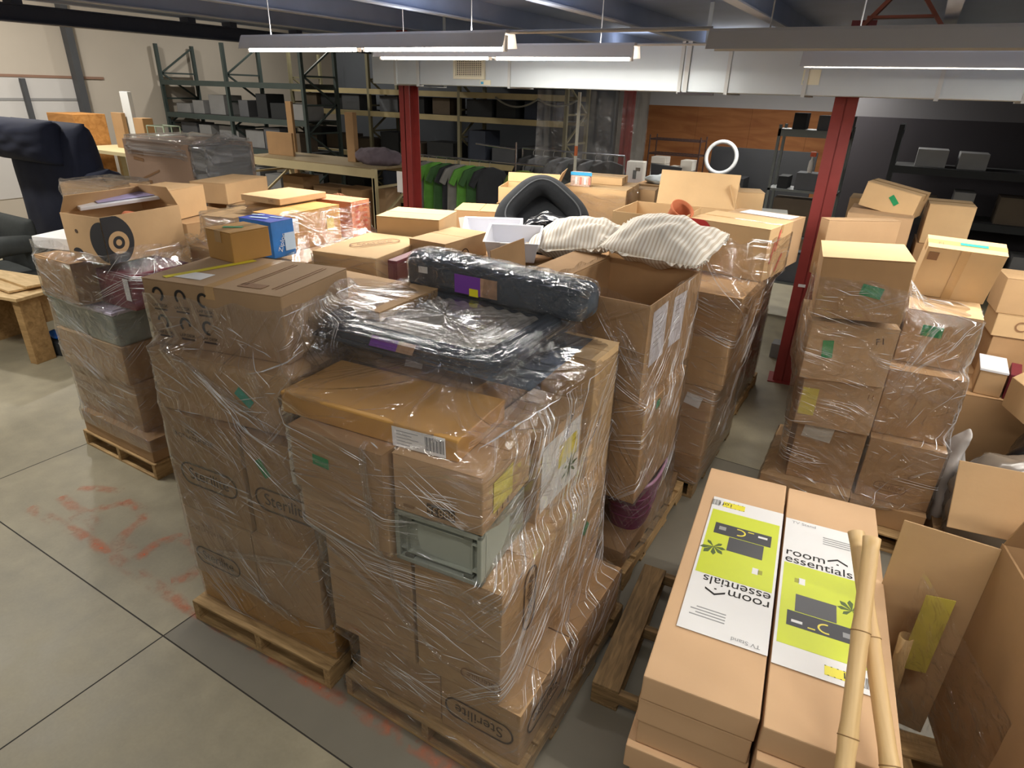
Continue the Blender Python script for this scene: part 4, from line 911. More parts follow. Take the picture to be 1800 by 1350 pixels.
wrap(['6e', '6d', '6c', '6b', '6a', '6r3', '6r2', '6r1'], 'clear stretch film round the stack beside the red column', .13, 1.86, m=FILML, folds=230, seed=51, cling=.4, diag=.2)
carton('6y0', 'big support box behind the standing flat box, right of the red column', (-.46, 7.30, .0, 0, .62, .7, 1.66), CBD)
k, D = carton('6y', 'box with pale top between red column and green-stickered long box', (-.44, 7.30, 1.662, 0, .50, .42, .32), CBL)
k, D = carton('6u', 'upright tan box, square on, right of the green-stickered long box', (.235, 6.93, 1.69, 3, .36, .45, .35), CBL, tape=True)
carton('6u0', 'tall box under the square-on tan box at the far right pile', (.215, 6.92, 0, 2, .42, .50, 1.688), CBD)
k, D = carton('6v', 'long tan box with green sticker tilted on top, beside the red column', (-.33, 6.82, 1.985, -12, .468, .323, .215, 1, 9.8), CBL, tape=True); sticker(k, D, 'F', .27, .12, .09, .045, GREEN, 'green_sticker', -40)
k, D = carton('6u2', 'plain box under the tilted long box, front of the far right pile', (-.38, 6.52, 1.55, 0, .52, .66, .40), CBP)
carton('6z2', 'lower box under the tilted long box', (-.42, 6.58, .0, 0, .60, .62, 1.545), CBD)
# ================================================================ flat-pack tv stand cartons on the near right
pallet(.44, 2.30, 95, 'worn pallet jutting out left of the flat-pack cartons', w=1.0, d=1.2, m=WOODD)
LIME = mat('lime_print', (196, 206, 34), .45, .04, 2); DARKP = mat('print_charcoal', (48, 48, 54), .5); LEAFP = mat('print_leaf', (72, 92, 30), .5)
KRAFT = mat('kraft_flatpack', (205, 168, 129), .85, .05, 3, bump=.04, bscale=30)
def stand_label(k, D, u0, v0, w, h, flip):
    """printed label: photo of a low cabinet and screen on a lime ground, two-line name; flip turns it round"""
    T = on(D, 'T', u0 + w / 2, v0 + h / 2, 180 if flip else 0, .0012)
    lab = MB().box(-w / 2, -h / 2, 0, w / 2, h / 2, .001).build('printed_label', WHITE, k, T)
    def put(nm, x, y, ww, hh, m_, z=.0013, r=0):
        return MB().box(-ww / 2, -hh / 2, 0, ww / 2, hh / 2, .0006).build(nm, m_, lab, Matrix.Translation((x, y, z)) @ Matrix.Rotation(math.radians(r), 4, 'Z'))
    def word(t, x, y, s, m_=INKK, nm='label_lettering', b=.0, sx=1):
        o = letters(nm, t, s, m_, 'LEFT'); o.parent = lab; o.matrix_local = Matrix.Translation((x, y, .0022)) @ Matrix.Diagonal((sx, 1, 1, 1))
    X = -w / 2
    gy0, gy1 = -h / 2 + .125, -h / 2 + .675
    put('photo_print', X + .012 + (w - .024) / 2, (gy0 + gy1) / 2, w - .024, gy1 - gy0, LIME)
    cx = X + w * .47; put('cabinet_print', cx + .01, gy0 + .165, w * .76, .095, DARKP, .002)
    put('screen_print', cx - .015, gy0 + .275, w * .46, .115, mat('print_screen', (40, 40, 46), .4), .002)
    put('vase_print', X + w * .26, gy1 - .12, .028, .045, WHITE, .002)
    put('vase_shade', X + w * .20, gy1 - .12, .02, .03, mat('print_olive', (150, 150, 40), .5), .002)
    flat([[(.0, 0)] + [(l * math.cos(a - .25), l * math.sin(a - .25)), (1.35 * l * math.cos(a), 1.35 * l * math.sin(a)), (l * math.cos(a + .25), l * math.sin(a + .25))] for a, l in ((.4, .05), (1.0, .055), (1.7, .05), (2.4, .05), (3.1, .045), (3.9, .04), (5.4, .04))], .0006).build('leaf_print', LEAFP, lab, Matrix.Translation((X + w * .83, gy0 + .33, .002)))
    flat(ring_pts(.036, .03, .008, 16, PI * .45, PI * 1.6), .0006).build('arch_print', YEL, lab, Matrix.Translation((cx + .03, gy0 + .16, .0027)))
    put('cloud_print', cx - w * .24, gy0 + .15, .045, .016, WHITE, .0027); put('books_print', cx - w * .08, gy0 + .135, .03, .007, YEL, .0027)
    put('window_print', cx + w * .30, gy0 + .16, .035, .03, GREY_T, .0027)
    ty = gy1 + .085
    word('room', X + .012, ty + .005, .082, INKK, b=.0025); word('essentials', X + .012, ty - .052, .08, INKK, b=.0025)
    flat([[(0, 0), (.045, .028), (.09, 0), (.09, -.012), (.045, .016), (0, -.012)], [(.04, -.02), (.05, -.02), (.05, -.012), (.04, -.012)]], .0006).build('roof_mark', INKK, lab, Matrix.Translation((X + .205, ty + .018, .0014)))
    word('TV Stand', X + .03, h / 2 - .03, .032, GREY_T, 'small_print')
    for i in range(4): put('print_line', X + w - .11 - (i % 2) * .012, h / 2 - .10 - .018 * i, .15 - (i % 2) * .024, .006, GREY_T)
    put('price_print', X + w * .69, -h / 2 + .055, .115, .05, LYE); word('1of1', X + w * .70, -h / 2 + .055, .045, INKK, 'price_lettering', b=.001)
    for i in range(20): put('price_dash', X + w * .69 - .055 + .0115 * (i % 10), -h / 2 + .055 + (.024 if i < 10 else -.024), .006, .003, INKK, .002) if i in (0, 2, 4, 6, 8, 11, 13, 15, 17) else None
    for i in range(9): put('barcode_bar', X + w * .89 + i * .005, -h / 2 + .055, (.0014, .003, .002)[i % 3], .055, INKK)
for i in range(5):
    carton('tl%d' % i, ('bottom', 'second', 'third', 'fourth', 'top labelled')[i] + ' flat-pack carton in the left pile of the printed pair', (-.416 + (.0, -.022, .006, -.004, 0)[i] * 1, 1.795 + (.01, -.02, .012, .004, 0)[i], .14 + .132 * i, 6.3, .436, 1.69, .1315), KRAFT, seam='x', flaps=False, name='flat_pack_carton')
    carton('tr%d' % i, ('bottom', 'second', 'third', 'fourth', 'top labelled')[i] + ' flat-pack carton in the right pile of the printed pair', (.029 + (.01, -.006, .004, .006, 0)[i], 1.82 + (.03, -.012, -.004, -.035, 0)[i], .14 + .132 * i, 6.3, .455, 1.70, .1315), KRAFT, seam='x', flaps=False, name='flat_pack_carton')
for kk, fl_ in (('tl4', True), ('tr4', False)):
    M, w, d, h = BOXES[kk]; ob = next(o for o in COL.objects if o.name.startswith('flat_pack_carton') and (o.matrix_world.translation - M.translation).length < 1e-4)
    stand_label(ob, (w, d, h), .066 if fl_ else .004, .312, .368, 1.062, fl_)
# bamboo poles leaning over the flat packs
BAM = wood('bamboo_tan', (196, 160, 108), (218, 186, 134), 2, (14, 14, 1.2), .5)
BAMD = mat('bamboo_node', (146, 112, 68), .6)
def pole(a, b, r, label, nodes=6):
    a, b = Vector(a), Vector(b); L_ = (b - a).length; prof = []
    for i in range(nodes * 8 + 1):
        t = i / (nodes * 8); ph = (t * nodes) % 1.0; k = 1 + .10 * math.exp(-((min(ph, 1 - ph)) / .035) ** 2); prof.append((r * k * (1.05 - .12 * t), L_ * t))
    prof += [(r * .7, L_), (r * .7, L_ - .25)]
    o = MB().lathe([(0, 0)] + prof + [(0, L_ - .25)], 18).build('bamboo_pole', BAM, smooth=True)
    o.matrix_world = Matrix.Translation(a) @ (b - a).to_track_quat('Z', 'Y').to_matrix().to_4x4(); tag(o, label, 'pole')
    for i in range(1, nodes):
        t = i / nodes; q = r * (1.05 - .12 * t) * 1.09
        MB().tube([(q * math.cos(2 * PI * k / 24), q * math.sin(2 * PI * k / 24), L_ * t) for k in range(24)], .0022, 6, closed=True).build('node_ring', BAMD, o, smooth=True)
    return o
def lean(top, edge, r, label):
    t, e = Vector(top), Vector(edge); s = (t.z) / (t.z - e.z); f = t + (e - t) * s; pole((f.x, f.y, .0), t, r, label)
lean((.213, 2.36, 1.36), (.292, 1.765, .845), .031, 'front bamboo pole of the crossed pair leaning over the flat packs')
lean((.165, 2.46, 1.30), (.43, 1.80, .845), .030, 'rear bamboo pole of the crossed pair leaning over the flat packs')
o = MB().lathe([(.026, 0), (.030, 0), (.030, .62), (.024, .62), (.024, .3), (0, .3)], 20).build('cardboard_tube', BAM, smooth=True); o.matrix_world = pose(.55, 2.86, 0, 0, 4, -4); tag(o, 'open cardboard tube standing in the gap right of the flat packs', 'tube')
# ================================================================ big torn box at the near right edge
pallet(.86, 1.55, 13, 'pallet under the big torn box at the right edge')
k, D = open_carton('gay', 'big torn open box filling the lower right corner', (.965, 1.82, .141, 13, 1.0, 1.12, 1.04), CBD, flaps=(('B', .34, -22), ('R', .4, -20)), name='torn_box', t=.009)
tb = MB().box(-.36, 0, -.12, .0, .008, 1.02).build('torn_side_panel', CB, k, Matrix.Translation((.0, 1.10, 0)) @ Matrix.Rotation(math.radians(-14), 4, 'Z'), bevel=.002, seg=1)
fp = MB().box(0, 0, 0, .55, .007, .30).build('loose_flap', CB, k, Matrix.Translation((-.18, 1.20, 1.02)) @ Matrix.Rotation(math.radians(-4), 4, 'Z') @ Matrix.Rotation(math.radians(-26), 4, 'X'), bevel=.002, seg=1)
def sheet(u, v):
    return Vector((-.25 + .25 * u, 1.085 - .72 * (1 - u) * 0 - .5 * u * (1 - .0) * 1.0 * (u > 0) + .012 * noise.noise((u * 4, v * 5, 2)), .05 + (.80 - .25 * u) * v))
MB().grid(40, 40, sheet).build('film_sheet', BAG, k, smooth=True)
MB().box(-.215, 1.06, .30, -.10, 1.064, .74).build('yellow_tape_strip', mat('yellow_tape_film', (188, 172, 78), .3, .15, 9), k)
# ================================================================ odds and ends behind, right edge
k, D = carton('7a', 'support box under the pile at the right edge', (.74, 5.40, 0, 8, .95, .95, .895), CBD)
k, D = carton('7b', 'box marked CF at the right edge, above the white-lidded box', (.84, 5.83, 1.25, 6, .65, .35, .175), CBL); text(k, D, 'F', .19, .09, 'CF', .11, INKF)
k, D = carton('7b0', 'inner box below the one marked CF', (.86, 5.84, .897, 6, .60, .33, .35), CBD)
k, D = carton('7c', 'open-topped tan box above the one marked CF at the right edge', (.82, 5.83, 1.427, 6, .65, .35, .27), CB)
k, D = carton('7d', 'small box with wrapped white lid, right of the stack by the column', (.805, 5.46, .897, -2, .17, .36, .185), CB); MB().box(-.002, -.002, .186, .172, .362, .2).build('white_lid', mat('white_gloss', (222, 222, 226), .3), k)
k, D = carton('7e', 'maroon carton beside the small white-lidded box', (.985, 5.46, .897, -6, .07, .3, .2), mat('maroon_deep', (104, 28, 42), .5), name='printed_carton', flaps=False)
k, D = open_carton('7f', 'pale box with raised flap at the right edge, beside the maroon carton', (1.08, 5.05, .897, 20, .5, .3, .22), CBL, flaps=(('F', .16, 40), ('L', .16, -50)))
GBAG = mat('smoky_bag', (104, 94, 84), .25, .15, 5); BBAG = mat('black_bag', (22, 22, 24), .18)
def lump(name, label, cat, M, rx, ry, rz, m_, seed, amp=.05):
    def fn(u, v):
        a = 2 * PI * u; p = PI * v - PI / 2
        q = Vector((rx * math.cos(p) * math.cos(a), ry * math.cos(p) * math.sin(a), rz * math.sin(p)))
        q += Vector(noise.noise_vector((q.x * 6 + seed, q.y * 6, q.z * 6))) * amp + Vector(noise.noise_vector((q.x * 16 + seed, q.y * 16, q.z * 16))) * amp * .3
        q.z = max(q.z, -rz * .8); return q
    o = MB().grid(56, 30, fn, wrapx=True).build(name, m_, smooth=True, weld=True); o.matrix_world = M; return tag(o, label, cat)
lump('plastic_bag', 'grey smoky plastic bag slumped beside the torn box flap', 'bag', pose(1.06, 4.52, .50, 0), .33, .32, .38, GBAG, 2)
lump('plastic_bag', 'black plastic bag behind the grey smoky bag at the right edge', 'bag', pose(1.35, 4.95, .62, 0), .3, .3, .40, BBAG, 6)
lump('film_bundle', 'bunched white stretch film between the column stack and grey bag', 'plastic wrap', pose(.745, 4.80, .44, 0), .075, .14, .44, mat('bunched_film_grey', (176, 170, 166), .25), 4, .04)
k, D = carton('7g', 'dark support box under the plastic bags', (.74, 4.30, 0, 3, .95, .75, .22), CBD)
# ================================================================ loads in the middle
pallet(-4.44, 2.82, 0, 'pallet under the load with the blue printed carton')
carton('m1x', 'lower box of the load with the blue printed carton', (-4.56, 2.86, .141, 0, 1.1, 1.15, .80), CBD)
carton('m1y', 'inner wide box of the load with the blue printed carton', (-4.56, 2.86, .943, 0, 1.1, 1.12, .775), CB)
BLU = mat('blue_print_box', (52, 118, 190), .35, .25, 6); BLUD = mat('blue_dark_print', (46, 66, 158), .35, .3, 10); PALEB = mat('pale_print', (186, 206, 226), .4)
k, D = carton('m1z', 'shiny blue printed carton in front of the tan boxes', (-3.886, 2.832, 1.76, 1, .318, .20, .25), BLU, name='printed_carton', flaps=False)
MB().box(.0, .0, .2455, .318, .2, .247).build('lid_print', BLUD, k)
for x_, y_, w_, h_ in ((.05, .13, .09, .025), (.14, .06, .14, .03), (.22, .14, .1, .02)): sticker(k, D, 'T', x_, y_, w_, h_, PALEB, 'print_patch', 15, .002)
flat([[(.075 * math.cos(a * PI / 12), .09 * math.sin(a * PI / 12)) for a in range(24)]]).build('print_disc', PALEB, k, on(D, 'R', .19, .09, 0, .001)) if False else sticker(k, D, 'R', .15, .10, .09, .12, PALEB, 'print_patch')
text(k, D, 'R', .08, .10, 'Ziploc', .05, WHITE, 70, bold=.002); sticker(k, D, 'F', .18, .1, .2, .13, BLUD, 'print_patch')
k, D = carton('m1t', 'ochre box with a white label beside the blue printed carton', (-4.03, 3.06, 1.72, 3, .275, .62, .277), CBO); sticker(k, D, 'R', .12, .19, .10, .10, WHITE, 'paper_label'); sticker(k, D, 'R', .5, .14, .08, .1, mat('yellow_faded', (208, 192, 92), .5), 'yellow_label')
k, D = carton('m1o', 'tan box with orange-red printed dashes on its end', (-4.26, 3.72, 1.72, 6, .52, .24, .288), mat('cardboard_orange', (204, 134, 98), .85))
for r_ in range(6):
    for c_ in range(2): flat([[(.028 * math.cos(a * PI / 8), .012 * math.sin(a * PI / 8)) for a in range(16)]]).build('orange_dash', mat('orange_dash', (196, 92, 66), .7), k, on(D, 'R', .07 + .1 * c_, .04 + .042 * r_))
k, D = carton('m1f', 'thin flat carton lying on top of the tan boxes by the blue carton', (-4.43, 3.28, 2.012, 3, .42, .50, .052), CB, flaps=False); text(k, D, 'F', .33, .026, '2 PC', .028, INKF)
carton('m1l', 'low tan box left of the thin flat carton', (-4.56, 3.0, 1.72, 14, .30, .48, .20), CBL)
carton('m1m', 'tan box under the thin flat carton', (-4.50, 3.36, 1.72, 2, .43, .36, .288), CB)
wrap(['m1x', 'm1y', 'm1t', 'm1o', 'm1l'], 'clear stretch film round the load with the blue printed carton', .13, 2.0, m=FILM, folds=60, seed=61, cling=.4, diag=.2)
pallet(-6.6, 3.26, 0, 'pallet behind the far left load')
carton('m0x', 'lower boxes behind the far left load', (-6.55, 3.26, .141, 0, 1.4, .62, .80), CBD)
carton('m0y', 'upper inner box behind the far left load', (-6.55, 3.24, .943, 0, 1.4, .66, .80), CBD)
k, D = carton('m1c', 'open-seamed tan box behind the bullseye box', (-5.636, 2.953, 1.75, 18, .40, .62, .252), CB); 
carton('m1b', 'long tan box in front of the plastic-wrapped tall load', (-6.10, 3.95, 1.745, 16, .42, .68, .20), CB)
carton('m1b0', 'tall box holding up the long tan box', (-6.12, 4.12, .0, 8, .52, .62, 1.742), CBD)
k, D = carton('m0w', 'box in a cloudy bag behind the left end of the bullseye box', (-6.50, 2.96, 1.745, 10, .62, .42, .25), CBG)
def bagbox(u, v):
    a = 2 * PI * u; c, s_ = math.cos(a), math.sin(a); e = .3; kq = 1 if v < .6 else math.cos((v - .6) / .4 * PI / 2) ** .5
    return Vector((.31 + .345 * kq * abs(c) ** e * (1 if c > 0 else -1), .21 + .24 * kq * abs(s_) ** e * (1 if s_ > 0 else -1), min(1, v / .6) * .27))
crumpled_bag(bagbox, 90, 40, .02, 14).build('clear_bag', FILML, k, smooth=True)
pallet(-3.1, 2.86, 0, 'pallet under the load with the oval-logo flat lid')
carton('m2x', 'lower box of the load with the oval-logo lid', (-3.17, 2.86, .141, 0, 1.22, 1.15, .75), CBD)
carton('m2y', 'inner box of the load with the oval-logo lid', (-3.17, 2.86, .892, 0, 1.22, 1.15, .70), CBD)
k, D = carton('m2s', 'flat-topped box with oval logo on its lid, middle of the loads', (-3.127, 2.776, 1.594, 9.5, .473, .66, .305), CBL, flaps=False); oval_logo(k, D, 'T', .24, .36, .36, 60, INKF)
k, D = carton('m2m', 'maroon strip carton beside the oval-logo lid', (-2.63, 2.92, 1.73, 8, .07, .34, .155), MAR, name='printed_carton', flaps=False); sticker(k, D, 'R', .24, .08, .08, .155, TAPE, 'packing_tape')
carton('m2m0', 'tan box under the maroon strip carton', (-2.64, 2.90, 1.594, 6, .33, .34, .132), CBP)
k, D = carton('m2a', 'wide tan box with pale top behind the oval-logo lid', (-3.20, 3.46, 1.81, 18, .48, .42, .20), CBL, flaps=True); sticker(k, D, 'F', .2, .05, .05, .035, mat('sticker_dark_green', (48, 84, 44), .6), 'green_sticker')
carton('m2a0', 'tan box under the pale-topped wide box', (-3.18, 3.48, 1.594, 18, .46, .40, .214), CB)
k, D = carton('m2f', 'tan box end-on with oval logo standing upright, behind the rolled mat', (-2.75, 3.28, 1.594, 0, .30, .50, .345), CB); oval_logo(k, D, 'R', .22, .13, .30, 90, INK)
k, D = open_carton('m2h', 'tan box with raised flap behind the rolled grey mat', (-2.28, 3.06, 1.594, 3, .33, .44, .20), CBD, flaps=(('R', .21, -6), ('F', .12, -60)))
WBIN = mat('white_bin_plastic', (224, 224, 230), .35)
def bin_(x, y, z, yaw, tx, label, w=.42, d=.30, h=.14):
    b = MB(); t = .004
    def ringp(s_, z_): return [(-w / 2 * s_, -d / 2 * s_, z_), (w / 2 * s_, -d / 2 * s_, z_), (w / 2 * s_, d / 2 * s_, z_), (-w / 2 * s_, d / 2 * s_, z_)]
    v = ringp(.86, 0) + ringp(1, h) + ringp(1.06, h) + ringp(.97, h - .004) + ringp(.84, .006)
    f = [(3, 2, 1, 0)] + [(i * 4 + j, i * 4 + (j + 1) % 4, i * 4 + 4 + (j + 1) % 4, i * 4 + 4 + j) for i in range(4) for j in range(4)] + [(16, 17, 18, 19)]
    b.add(v, f); o = b.build('plastic_bin', WBIN, bevel=.004); o.matrix_world = pose(x, y, z, yaw, tx); tag(o, label, 'bin', 'white plastic bins'); return o
b1 = bin_(-2.56, 4.03, 1.80, 30, 14, 'white plastic bin lying tilted, left of the bin with a printed card')
b2 = bin_(-2.21, 3.75, 1.825, 24, 12, 'white plastic bin with a blue and orange printed card', .36, .3, .15)
MB().box(-.075, -.165, .02, .075, -.16, .15).build('printed_card', WHITE, b2); MB().box(-.03, -.168, .04, .07, -.1655, .09).build('card_print', mat('card_blue', (86, 84, 170), .4), b2)
flat([[(.028 * math.cos(a * PI / 8), .028 * math.sin(a * PI / 8)) for a in range(16)]]).build('card_dot', mat('card_orange', (226, 120, 84), .4), b2, Matrix.Translation((-.035, -.168, .065)) @ Matrix.Rotation(PI / 2, 4, 'X'))
carton('m2w', 'low box below the white plastic bins', (-2.43, 3.52, 1.594, 2, .42, .46, .19), CBD)
lump('film_bundle', 'crumpled white film lying over the plastic bins', 'plastic wrap', pose(-2.80, 3.92, 1.79, 20), .26, .12, .055, FOLD, 8, .03)
wrap(['m2x', 'm2y', 'm2s', 'm2m'], 'clear stretch film round the load with the oval-logo lid', .13, 1.88, m=FILM, folds=26, seed=71, cling=.3)
# black pet bed, standing tilted with one corner up
BED = mat('dark_plush', (30, 32, 35), .95, .15, 30, bump=.2, bscale=120)
bed = empty('pet_bed', (0, 0, 0), M=pose(-2.44, 4.56, 1.86, 34, 48, 0)); tag(bed, 'dark grey bolster pet bed tilted up on one corner, wrapped in plastic', 'pet bed')
S_ = .26; path = []
for i in range(72):
    a = 2 * PI * i / 72; c, s_ = math.cos(a), math.sin(a); e = .62
    x_, y_ = S_ * abs(c) ** e * (1 if c > 0 else -1), S_ * abs(s_) ** e * (1 if s_ > 0 else -1)
    path.append(Vector(((x_ - y_) * .7071, (x_ + y_) * .7071, .09 + .06 * max(0, (x_ + y_) / .66))))
MB().tube(path, .085, 16, closed=True).build('bolster', BED, bed, smooth=True)
MB().tube([p + Vector((0, 0, .086)) + p.normalized() * .0 for p in path], .006, 6, closed=True).build('piping', mat('piping_grey', (84, 86, 88), .9), bed, smooth=True)
o = soft_slab(.62, .62, .08, 20, 20, .3).build('base_cushion', BED, bed, pose(0, 0, .0, 45), smooth=True, weld=True)
lump('plastic_bag', 'glossy black plastic draped over the front of the pet bed', 'bag', pose(-2.16, 4.26, 1.90, 15), .24, .11, .13, BBAG, 11, .06)
pallet(-3.1, 4.06, 0, 'pallet under the pet bed load')
carton('m3x', 'lower box under the pet bed', (-3.36, 4.06, .141, 0, 1.42, 1.18, .80), CBD)
carton('m3y', 'inner box under the pet bed', (-3.36, 4.06, .943, 0, 1.42, 1.18, .71), CBD)
k, D = carton('m3l', 'tan box with two paper labels left of the pet bed', (-3.42, 4.72, 1.655, 24, .46, .42, .21), CB, seam='y'); sticker(k, D, 'F', .36, .11, .10, .06, WHITE, 'paper_label'); sticker(k, D, 'F', .08, .1, .06, .10, WHITE, 'paper_label', 10)
k, D = open_carton('m3o', 'open box with a pale flap raised, behind the pet bed', (-3.34, 5.34, 1.86, 20, .54, .45, .15), CBL, flaps=(('B', .09, 10), ('R', .17, 24)))
carton('m3v', 'tall hidden box behind the pet bed load', (-3.50, 5.27, 0, 0, 1.12, .56, 1.44), CBD)
carton('m3o0', 'box under the raised-flap box behind the pet bed', (-3.36, 5.34, 1.442, 20, .52, .44, .415), CBD)
pallet(-3.2, 5.85, 8, 'pallet under the big tan box behind the pet bed')
carton('m3w', 'lower box of the load behind the pet bed', (-3.1, 5.9, .141, 10, 1.0, 1.05, 1.30), CBD)
k, D = carton('m3b', 'big tan box with pale top and film band behind the pet bed', (-2.95, 5.92, 1.445, 10, .66, .66, .555), CBL, seam='x', tape=True)
k, D = carton('m3t', 'flat box on top of the big tan box, far middle', (-2.90, 6.24, 2.002, 10.8, .44, .30, .075), CBL, seam='x', tape=True)
k, D = carton('m3p', 'box with photo of people and a blue top, far middle', (-2.88, 5.96, 2.002, 12, .20, .08, .14), mat('photo_box', (204, 180, 166), .5, .35, 40), name='photo_box', flaps=False); MB().box(.0, -.001, .105, .216, .0005, .136).build('blue_band', mat('blue_band', (64, 160, 206), .4), k)
for i in range(4): sticker(k, D, 'F', .06 + .045 * i, .055, .022, .07, mat('photo_skin', (196, 128, 110), .6) if i % 2 else WHITE, 'photo_figure')
carton('m3m', 'tall tan box right behind the pet bed', (-2.32, 5.28, 0, 6, .36, .44, 1.74), CB)
carton('m3r', 'small tan box at the far right of the big tan box', (-2.50, 6.68, 1.445, 12, .26, .28, .49), CB)
wrap(['m3w', 'm3b'], 'clear stretch film round the big tan box behind the pet bed', .13, 1.96, m=FILM, folds=18, seed=81, cling=.3, diag=.1)
# ================================================================ racking and bench behind
TANB = mat('rack_tan_beam', (176, 160, 118), .6, .08, 4); DKG = mat('rack_dark_green', (62, 74, 72), .6, .1, 4); DKB = mat('shelf_dark_board', (66, 66, 66), .85, .1, 3)  # shelf boards in an even dark grey
BTAN = mat('bench_beam_tan', (204, 188, 146), .6, .05, 4); MDF = mat('bench_top_board', (150, 132, 100), .75, .08, 3)
def upright(o, x, y, d, h, m, name='upright_frame', t=.07):
    b = MB().box(x - t / 2, y, 0, x + t / 2, y + t, h).box(x - t / 2, y + d - t, 0, x + t / 2, y + d, h)
    z = .25; k = 0
    while z < h - .15:
        b.bar((x, y + t, z), (x, y + d - t, z), .035)
        if z + .55 < h: b.bar((x, y + t if k % 2 else y + d - t, z), (x, y + d - t if k % 2 else y + t, z + .55), .035)
        z += .55; k += 1
    b.box(x - .08, y - .03, 0, x + .08, y + t + .03, .01).box(x - .08, y + d - t - .03, 0, x + .08, y + d + .03, .01)
    return b.build(name, m, o)
def rack(x0, y, bays, levels, h, label, mu, mb, L_=2.55, d=1.05, deck=None, bh=.11):
    o = empty('pallet_rack', (x0, y, 0)); tag(o, label, 'rack')
    for i in range(bays + 1): upright(o, i * L_, 0, d, h, mu)
    for i in range(bays):
        for z in levels:
            for yy in (0, d - .05): MB().box(i * L_ + .035, yy, z - bh, (i + 1) * L_ - .035, yy + .05, z).build('beam', mb, o)
            MB().box(i * L_ + .04, .05, z - .02, (i + 1) * L_ - .04, d - .05, z).build('shelf_board', deck or DKB, o)
    return o
rack(-13.65, 12.0, 3, (.45, 1.42, 2.33, 2.80), 3.55, 'long rack of tan beams across the dim back, behind the bench', mat('rack_olive', (124, 118, 92), .6, .08, 4), TANB)
rack(-15.85, 10.0, 2, (.6, 1.5, 2.15, 2.86), 3.62, 'dark green rack against the beige wall at back left', DKG, DKG, L_=2.4, d=1.0)
bn = rack(-10.50, 8.0, 1, (1.63,), 1.64, 'long tan rack bench with board top, left of the white-papered column', BTAN, BTAN, L_=3.10, d=1.07, deck=MDF, bh=.13)
MB().box(.02, .03, 1.631, 3.08, 1.04, 1.648).build('bench_top', MDF, bn)
MB().box(3.085, .0, .25, 3.125, .05, 1.5).build('maroon_strap', mat('maroon_strap', (120, 62, 72), .7), bn)
PAP = mat('paper_sheet', (226, 222, 218), .7)
tag(MB().box(-6.06, 7.025, 1.52, -5.90, 7.03, 1.80).build('paper_sheet', PAP, bevel=.001, seg=1), 'white paper sheet taped on the red column by the bench', 'paper')
def plain_box(key, x, y, z, yaw, w, d, h, label, m=None, name='cardboard_box', cat='box', group=None):
    return carton(key, label, (x, y, z, yaw, w, d, h), m or CBD, flaps=False, name=name, cat=cat, group=group)
plain_box('b1', -8.45, 8.52, 1.649, 0, .19, .10, .80, 'tall narrow board standing on the bench near its right end', CBD, 'cardboard_board', 'board')
plain_box('b2', -10.35, 8.40, 1.649, 0, .68, .05, .40, 'cardboard sheet standing on the left half of the bench', CBD, 'cardboard_board', 'board')
plain_box('b3', -10.62, 9.15, 0, 0, .16, .06, 2.55, 'narrow upright board behind the left end of the bench', CBD, 'cardboard_board', 'board')
QB = mat('mauve_bundle', (112, 100, 108), .9, .15, 12)
lump('folded_blanket', 'mauve grey folded bundle on the bench end, left of the red column', 'blanket', pose(-7.80, 8.60, 1.76, 0), .46, .26, .17, QB, 21, .04)
for i, (x, w, h, y) in enumerate(((-10.1, .55, 1.30, 8.45), (-9.35, .62, 1.18, 8.5), (-8.55, .5, 1.22, 8.4), (-7.95, .3, 1.25, 8.55))):
    plain_box('ub%d' % i, x, y, 0, 0, w, .4, h, ('first', 'second', 'third', 'last')[i] + ' tall brown box standing under the bench, from its left', (CBD, CBG)[i % 2])
# dim stuff on the back racks
rs = random.Random(5)
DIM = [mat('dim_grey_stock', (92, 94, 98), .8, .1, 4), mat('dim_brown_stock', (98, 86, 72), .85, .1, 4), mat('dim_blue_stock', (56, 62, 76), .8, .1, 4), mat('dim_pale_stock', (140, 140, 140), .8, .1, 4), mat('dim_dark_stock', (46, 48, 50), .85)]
bayn = ('left', 'middle', 'right'); n_ = 0
for bay in range(3):
    for z, lev in ((.45, 'lowest'), (1.42, 'second'), (2.33, 'third')):
        x = -13.65 + bay * 2.55 + .12; side = 0
        while x < -13.65 + (bay + 1) * 2.55 - .5:
            w = rs.uniform(.45, .75); h = min(rs.uniform(.28, .75), {.45: .8, 1.42: .75, 2.33: .34}[z])
            pos = ('first', 'second', 'third', 'fourth', 'fifth')[side]
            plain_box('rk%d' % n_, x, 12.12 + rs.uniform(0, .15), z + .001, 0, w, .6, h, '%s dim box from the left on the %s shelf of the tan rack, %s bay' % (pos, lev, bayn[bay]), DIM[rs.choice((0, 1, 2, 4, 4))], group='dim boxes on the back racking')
            x += w + rs.uniform(.05, .2); n_ += 1; side += 1
n_ = 0
for bay in range(2):
    for z, lev in ((.6, 'lowest'), (1.5, 'second'), (2.15, 'third')):
        x = -15.85 + bay * 2.4 + .15; side = 0
        while x < -15.85 + (bay + 1) * 2.4 - .5:
            w = rs.uniform(.3, .7); h = rs.uniform(.2, .5)
            pos = ('first', 'second', 'third', 'fourth', 'fifth', 'sixth')[side]
            plain_box('rg%d' % n_, x, 10.1 + rs.uniform(0, .2), z + .001, 0, w, .5, h, '%s item from the left on the %s shelf of the dark green rack, %s bay' % (pos, lev, ('left', 'right')[bay]), DIM[rs.choice((0, 1, 3, 3, 4))], name='stored_box', group='stored boxes on the dark green rack')
            x += w + rs.uniform(.06, .25); n_ += 1; side += 1
